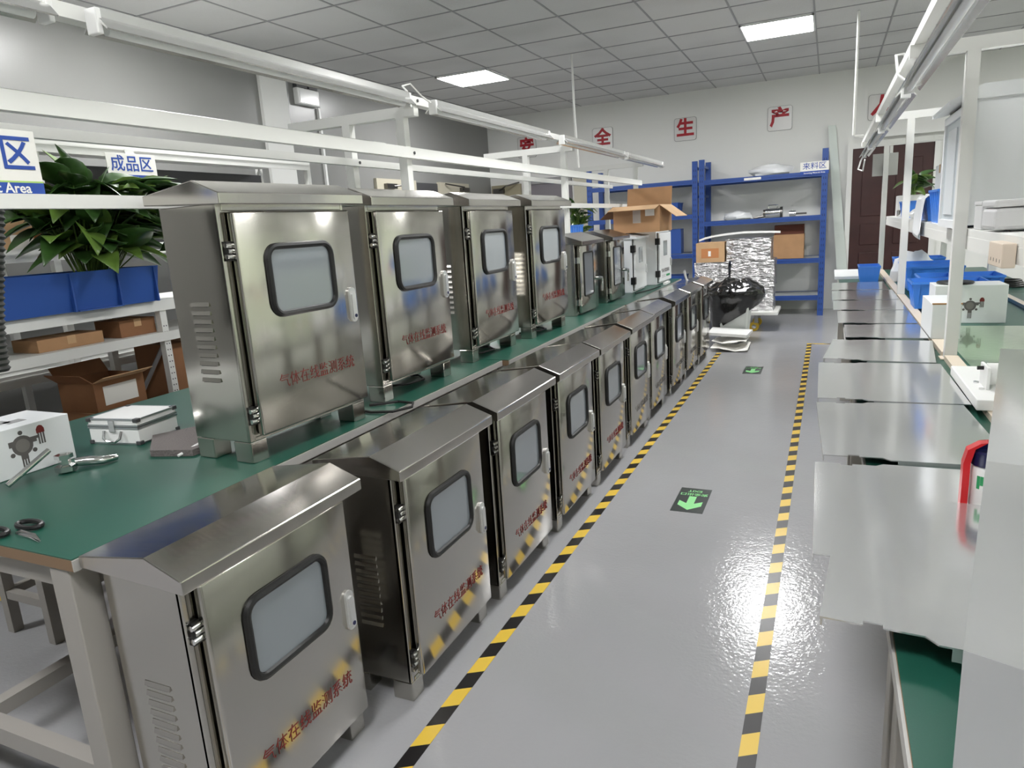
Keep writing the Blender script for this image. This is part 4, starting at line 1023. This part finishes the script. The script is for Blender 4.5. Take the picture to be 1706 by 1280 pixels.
# ------------------------------------------------------------------ trolley with wrapped boxes
t = thing('platform_trolley', 'white platform trolley with yellow wheels under the wrapped boxes', 'trolley', (-0.98, 8.72, 0))
MB().box(-0.48, 0.48, -0.28, 0.28, 0.195, 0.235, bevel=0.006).build('deck', WHITEP, t)
for x in (-0.38, 0.24):
    for y in (-0.2, 0.2):
        MB().box(x-0.02, x+0.02, y-0.02, y+0.02, 0.1, 0.195).build('caster_fork', GREYP, t)
        w = MB().cyl((x-0.022-0.0, y-0.012, 0.056), (x-0.022, y+0.012, 0.056), 0.055, 18).build('wheel', YELLOW, t, smooth=True)
        MB().cyl((x-0.022, y-0.014, 0.056), (x-0.022, y+0.014, 0.056), 0.025, 12).build('hub', CHROME, w, smooth=True)
def wrapped(label, x, y, z, sx, sy, sz, seed):
    mb = MB(); n = 9
    vs = bmesh.ops.create_cube(mb.bm, size=1.0)['verts']
    bmesh.ops.subdivide_edges(mb.bm, edges=mb.bm.edges[:], cuts=n, use_grid_fill=True)
    for v in mb.bm.verts:
        p_ = Vector((v.co.x*sx, v.co.y*sy, (v.co.z+0.5)*sz))
        q = noise.noise(p_*9+Vector((seed, 0, 0)))*0.012+noise.noise(p_*22+Vector((0, seed, 0)))*0.007
        c_ = Vector((v.co.x, v.co.y, v.co.z)).normalized()
        if v.co.z > -0.49 and abs(v.co.z) < 0.49: p_ += Vector((c_.x, c_.y, 0))*(q-0.008)
        v.co = p_
    return tag(mb.build('wrapped_box', FOIL, loc=(x, y, z), smooth=True), label, 'box', 'boxes wrapped in shiny film')
wrapped('shiny wrapped box, bottom left of the stack on the trolley', -1.25, 8.72, 0.2355, 0.40, 0.42, 0.285, 1)
wrapped('shiny wrapped box, bottom right of the stack by the trash bag', -0.79, 8.72, 0.2355, 0.47, 0.42, 0.285, 2)
wrapped('shiny wrapped box, middle left under the printed carton', -1.25, 8.72, 0.5215, 0.40, 0.42, 0.295, 3)
wrapped('shiny wrapped box, middle right of the stack', -0.79, 8.72, 0.5215, 0.48, 0.42, 0.305, 4)
wrapped('shiny wrapped box on top of the stack, under the white strip', -0.84, 8.74, 0.8275, 0.50, 0.36, 0.245, 5)
t = carton('small brown carton with orange print on top of the wrapped boxes', -1.265, 8.68, 0.8175, 0.32, 0.34, 0.225, CARDB)
MB().box(-0.1, 0.1, -0.1705, -0.17, 0.05, 0.16).build('orange_print', mat('orange_print', (190, 126, 78), 0.7), t)
MB().box(-0.02, 0.01, -0.171, -0.1705, 0.07, 0.13).build('white_print', PAPER, t)
pts = [(-1.40, 1.062), (-1.33, 1.085), (-1.22, 1.105), (-1.08, 1.12), (-0.9, 1.13), (-0.7, 1.126), (-0.5, 1.115)]
tag(MB().loft([[(x, 8.56, z), (x, 8.62, z), (x, 8.62, z+0.022), (x, 8.56, z+0.022)] for x, z in pts]).build('foam_strip', WPLAST), 'long white foam strip bent over the top of the wrapped boxes', 'strip')
# trash bin
t = thing('trash_bin', 'pale grey trash bin with a black bag over its rim', 'trash bin', (-0.90, 7.86, 0))
MB().loft([[(-0.13, -0.13, 0.0005), (0.13, -0.13, 0.0005), (0.13, 0.13, 0.0005), (-0.13, 0.13, 0.0005)], [(-0.17, -0.17, 0.50), (0.17, -0.17, 0.50), (0.17, 0.17, 0.50), (-0.17, 0.17, 0.50)]]).build('bin_body', BIN_G, t, bevel=0.02)
bg = MB(); n = 72; rings = []
prof = [(0.205, 0.30), (0.225, 0.36), (0.245, 0.44), (0.27, 0.52), (0.268, 0.565), (0.235, 0.61), (0.18, 0.65), (0.10, 0.68), (0.02, 0.685)]
NR = 30
for i in range(NR+1):
    u = i/NR*(len(prof)-1); k0 = min(int(u), len(prof)-2); fr_ = u-k0
    r_ = prof[k0][0]*(1-fr_)+prof[k0+1][0]*fr_; z_ = prof[k0][1]*(1-fr_)+prof[k0+1][1]*fr_
    rg = []
    for k in range(n):
        a_ = 2*PI*k/n; v = Vector((math.cos(a_), math.sin(a_), 0))
        P = Vector((v.x*r_*9, v.y*r_*9, z_*9))
        cr = abs(noise.noise(P*0.9))*0.22+abs(noise.noise(P*2.1+Vector((7, 1, 3))))*0.10
        up = max(0.0, (z_-0.5)/0.18)
        q = 1.06-cr*(0.55+0.45*min(1, up))
        zz_ = z_
        if z_ < 0.46: zz_ = z_ - 0.09*(0.46-z_)/0.16*(1-v.x)*0.5+0.09*v.x*(0.46-z_)/0.16
        zz_ += up*(0.07*noise.noise(Vector((v.x*r_*8+2, v.y*r_*8, 4)))-0.05*abs(noise.noise(P*1.3)))-0.012*(1-v.x)*up
        rg.append(Vector((v.x*r_*q*1.12, v.y*r_*q*0.9, zz_)))
    rings.append(rg)
bg.loft(rings, True, False, True)
o = bg.build('black_bag', BAGB, t, smooth=True); o.modifiers.new('thickness', 'SOLIDIFY').thickness = 0.003
# sheets on the floor at the foot of the bin
GS = 'white sheets piled on the floor by the bin'
def sheet(label, x0, x1, y0, y1, z, amp, seed, th=0.006, m=PAPER, name='foam_sheet'):
    return tag(MB().slab_from_grid(lambda u, v: (x0+(x1-x0)*u, y0+(y1-y0)*v, z+th+amp*(0.5+0.5*math.sin(5*u+seed+2*v))+amp*0.5*noise.noise(Vector((u*4, v*4, seed)))+amp*0.3), 14, 10, th).build(name, m, smooth=False), label, 'sheet', GS)
sheet('crumpled white sheet lying lowest on the floor before the trash bin', -1.06, -0.70, 7.16, 7.52, 0.001, 0.03, 1)
sheet('wavy white sheet on top of the crumpled one near the hazard tape', -1.06, -0.72, 7.24, 7.62, 0.062, 0.03, 2.5)
tag(MB().prism([(-1.11, 7.30, 0.15), (-0.72, 7.30, 0.125), (-0.70, 7.68, 0.125), (-1.11, 7.68, 0.15)], (0, 0, 0.028)).build('foam_board', WPLAST), 'flat white foam board topmost of the pile before the trash bin', 'board', None)
tag(MB().tube([(-1.25, 6.79, 0.86), (-1.235, 6.79, 0.80), (-1.222, 6.79, 0.76), (-1.16, 6.74, 0.752), (-1.10, 6.62, 0.748)], 0.012, 6).build('trim_strip', mat('strip_grey', (190, 190, 190), 0.4), smooth=True), 'bent grey strip lying over the last floor cabinet roof', 'strip')

# ------------------------------------------------------------------ right side: tall cabinet and things on the upper shelf
SZ = 1.2505
t = thing('white_cabinet', 'tall open white cabinet behind the nearest right post on the shelf', 'cabinet', (0.638, 3.42, SZ))
b_ = MB(); x0, x1, y0, y1, h = -0.20, 0.25, -0.22, 0.22, 0.465
b_.box(x0+0.03, x1, y0, y1, 0.01, 0.022).box(x0+0.03, x1, y0, y1, h-0.012, h).box(x0+0.03, x1, y0, y0+0.012, 0.022, h-0.012).box(x0+0.03, x1, y1-0.012, y1, 0.022, h-0.012).box(x1-0.012, x1, y0+0.012, y1-0.012, 0.022, h-0.012)
b_.build('body', WHITEB, t)
MB().box(x0+0.018, x0+0.03, y0, y1, 0.0, 0.012).box(x0+0.018, x0+0.03, y0, y1, h-0.012, h).box(x0+0.018, x0+0.03, y0, y0+0.012, 0.012, h-0.012).box(x0+0.018, x0+0.03, y1-0.012, y1, 0.012, h-0.012).build('door_gasket', BLACK, t)
fr_ = MB(); fr_.box(x0, x0+0.018, y0, y1, 0.0, 0.03).box(x0, x0+0.018, y0, y1, h-0.05, h-0.02).box(x0, x0+0.018, y0, y0+0.03, 0.03, h-0.05).box(x0, x0+0.018, y1-0.03, y1, 0.03, h-0.05)
fr_.build('door_frame', WHITEB, t)
MB().box(x0+0.009, x0+0.015, y0+0.03, y1-0.03, 0.03, h-0.05).build('inner_panel', mat('cabinet_inner', (196, 204, 208), 0.3), t)
MB().box(x0+0.004, x0+0.012, y0+0.13, y1-0.1, 0.05, h-0.08, bevel=0.002).build('inner_tray', mat('inner_white', (222, 226, 228), 0.3), t)
sec = [(x0-0.045, h-0.012), (x0-0.045, h+0.002), (x0+0.06, h+0.05), (x1, h+0.055), (x1, h), (x0+0.03, h)]
MB().prism([(x, y0-0.025, z) for x, z in sec], (0, y1-y0+0.05, 0)).build('roof', WHITEB, t)
MB().tube([(0.0, 0.05, h+0.05), (0.0, 0.05, h+0.075), (0.16, 0.05, h+0.078), (0.16, 0.05, h+0.05)], 0.004, 6).build('lifting_wire', DARKST, t)
MB().cyl((0.13, y0-0.001, 0.34), (0.13, y0+0.001, 0.34), 0.012, 16).build('plug', GREYP, t)
for (x, y, z, sx, sy, sz, lb) in ((0.505, 3.00, SZ, 0.045, 0.13, 0.085, 'small white box on the right shelf beside the nearest post'),):
    t = thing('junction_box', lb, 'box', (x, y, z)); MB().box(-sx/2, sx/2, -sy/2, sy/2, 0, sz, bevel=0.004).build('body', GREYB, t)
    MB().box(-sx/2-0.002, sx/2+0.002, -sy/2-0.002, sy/2+0.002, sz, sz+0.012, bevel=0.002).build('lid', GREYB, t)
t = thing('instrument_box', 'grey instrument box with black latches on the right shelf', 'box', (0.655, 2.775, SZ))
MB().box(-0.18, 0.18, -0.105, 0.105, 0.006, 0.075, bevel=0.012).build('body', GREYB, t)
MB().box(-0.182, 0.182, -0.107, 0.107, 0.077, 0.1, bevel=0.006).build('lid', GREYB, t)
for x in (-0.08, 0.12): MB().box(x-0.018, x+0.018, -0.115, -0.1065, 0.062, 0.102).build('latch', BLACK, t)
for x in (-0.14, 0.14): MB().cyl((x, -0.085, 0.0), (x, -0.085, 0.007), 0.008, 8).build('foot', RUBBER, t)
t = thing('parts_container', 'clear plastic container with orange lid at the right picture edge', 'container', (0.60, 2.40, SZ))
MB().box(-0.08, 0.10, -0.06, 0.06, 0, 0.05, bevel=0.003).build('container', mat('cloudy_plastic', (200, 206, 200), 0.25), t)
MB().box(-0.03, 0.102, -0.062, 0.062, 0.05, 0.06, bevel=0.002).build('lid', ORANGE, t)
t = thing('socket_block', 'beige socket block hanging on the right shelf lip', 'socket', (0.4735, 2.42, 1.165))
MB().box(-0.035, -0.001, -0.09, 0.09, 0, 0.068, bevel=0.003).build('housing', mat('beige_plastic', (222, 206, 188), 0.45), t)
sl = MB()
for k in range(4): sl.box(-0.0355, -0.035, -0.07+k*0.04, -0.066+k*0.04, 0.014, 0.024)
sl.build('slots', BLACK, t)
# farther along the shelf
bin_('tall blue bin on the right shelf next to the tall white cabinet', 0.60, 4.22, SZ, 0.24, 0.34, 0.165)
t = carton('white carton standing on the tall blue bin of the right shelf', 0.60, 4.22, SZ+0.1655, 0.2, 0.3, 0.12, WHITEB)
tag(MB().box(0.478, 0.50, 3.83, 3.90, SZ, SZ+0.07, bevel=0.004).build('orange_holder', ORANGE), 'small orange holder on the right shelf at the cabinet foot', 'holder')
bin_('blue bin on the right shelf behind the white cloth', 0.62, 4.78, SZ, 0.26, 0.36, 0.13)
cl = MB(); rows = []
def cloth(u, v):
    y = 4.42+0.40*v
    if u < 0.4: return (0.62-0.15*u/0.4, y, SZ+0.1335+0.012*math.sin(7*v)*(u/0.4)+0.004)
    w_ = (u-0.4)/0.6
    return (0.468-0.012*math.sin(8*v+1)*w_-0.012*w_, y+0.03*math.sin(4*w_), SZ+0.137-0.235*w_*(0.75+0.25*math.sin(2.8*v+0.3)))
cl.grid(cloth, 16, 16)
o = tag(cl.build('white_cloth', WBAG, smooth=True), 'white plastic cloth draped over a bin and the right shelf edge', 'cloth'); o.modifiers.new('thickness', 'SOLIDIFY').thickness = 0.002
bin_('small blue bin near the far end of the right shelf', 0.60, 6.2, SZ, 0.2, 0.34, 0.12)
tag(MB().prism([(0.49, 6.0, SZ+0.124), (0.70, 6.02, SZ+0.124), (0.68, 6.38, SZ+0.124), (0.60, 6.40, SZ+0.124), (0.50, 6.30, SZ+0.124)], (0, 0, 0.006)).build('paper_sheet', PAPER), 'white paper lying on the small far blue bin', 'paper')
tag(MB().lathe([(0.025, 0), (0.028, 0.01), (0.028, 0.05), (0.02, 0.055)], n=16).build('metal_ring', CHROME, loc=(0.53, 6.62, SZ), smooth=True), 'small metal ring part near the far end of the right shelf', 'part')
lump('plastic_bag', 'white plastic bag hanging low over the right shelf end', 'bag', (0.60, 5.62, SZ), (0.1, 0.14, 0.05), WBAG, 6)
# blue bins on the right bench
spots = [(0.62, 4.62, 0.36, 0.26, 0.15, 'blue bin on the right bench directly behind the printed box, nearest one'),
         (0.82, 4.95, 0.22, 0.30, 0.15, 'blue bin on the right bench, right side of the cluster'),
         (0.60, 4.95, 0.18, 0.30, 0.15, 'blue bin on the right bench, left side of the cluster'),
         (0.66, 5.58, 0.34, 0.26, 0.16, 'blue bin on the right bench just beyond the second post'),
         (0.66, 5.90, 0.34, 0.26, 0.16, 'blue bin on the right bench with white parts behind the second post'),
         (0.66, 6.48, 0.34, 0.28, 0.16, 'blue bin far on the right bench beside the plastic bag'),
         (0.31, 6.45, 0.15, 0.30, 0.13, 'blue bin nearest the aisle at the far end of the right bench')]
for x, y, sx, sy, sz, lb in spots: bin_(lb, x, y, 0.7705 if x > 0.45 else TZ, sx, sy, sz)
lump('plastic_bag', 'clear plastic bag heaped among the far blue bins on the right bench', 'bag', (0.60, 6.14, 0.7705), (0.16, 0.10, 0.14), WBAG, 8)
for k, (x, y, z, lb) in enumerate(((0.60, 5.6, 0.9035, 'white fitting lying on a blue bin beyond the second right post'), (0.66, 5.93, 0.9035, 'white fitting on the farther blue bin'))):
    pass
t = thing('cable_coil', 'dark coiled cable on the right bench at the picture edge', 'cable', (1.15, 5.8, TZ))
ck = MB()
for k in range(4): ring_tube(ck, [(math.cos(2*PI*q/20)*(0.09-0.008*k), math.sin(2*PI*q/20)*(0.09-0.008*k), 0.008+0.012*k) for q in range(20)], 0.007, 6)
ck.build('coil', RUBBER, t, smooth=True)
# stool frame beyond the left bench legs
t = thing('steel_stool', 'grey steel stool frame standing beneath the left bench', 'stool', (-2.62, 1.50, 0))
for sx in (-0.12, 0.12):
    for sy in (-0.15, 0.15): MB().box(sx-0.018, sx+0.018, sy-0.018, sy+0.018, 0.0005, 0.56).build('leg', LEGP, t)
MB().box(-0.1, 0.1, -0.165, -0.135, 0.14, 0.17).build('stretcher', LEGP, t); MB().box(-0.1, 0.1, 0.135, 0.165, 0.14, 0.17).build('stretcher', LEGP, t)
MB().box(-0.135, -0.105, -0.13, 0.13, 0.14, 0.17).build('stretcher', LEGP, t); MB().box(0.105, 0.135, -0.13, 0.13, 0.14, 0.17).build('stretcher', LEGP, t)
MB().box(-0.15, 0.15, -0.18, 0.18, 0.56, 0.59, bevel=0.004).build('seat', PLY, t)
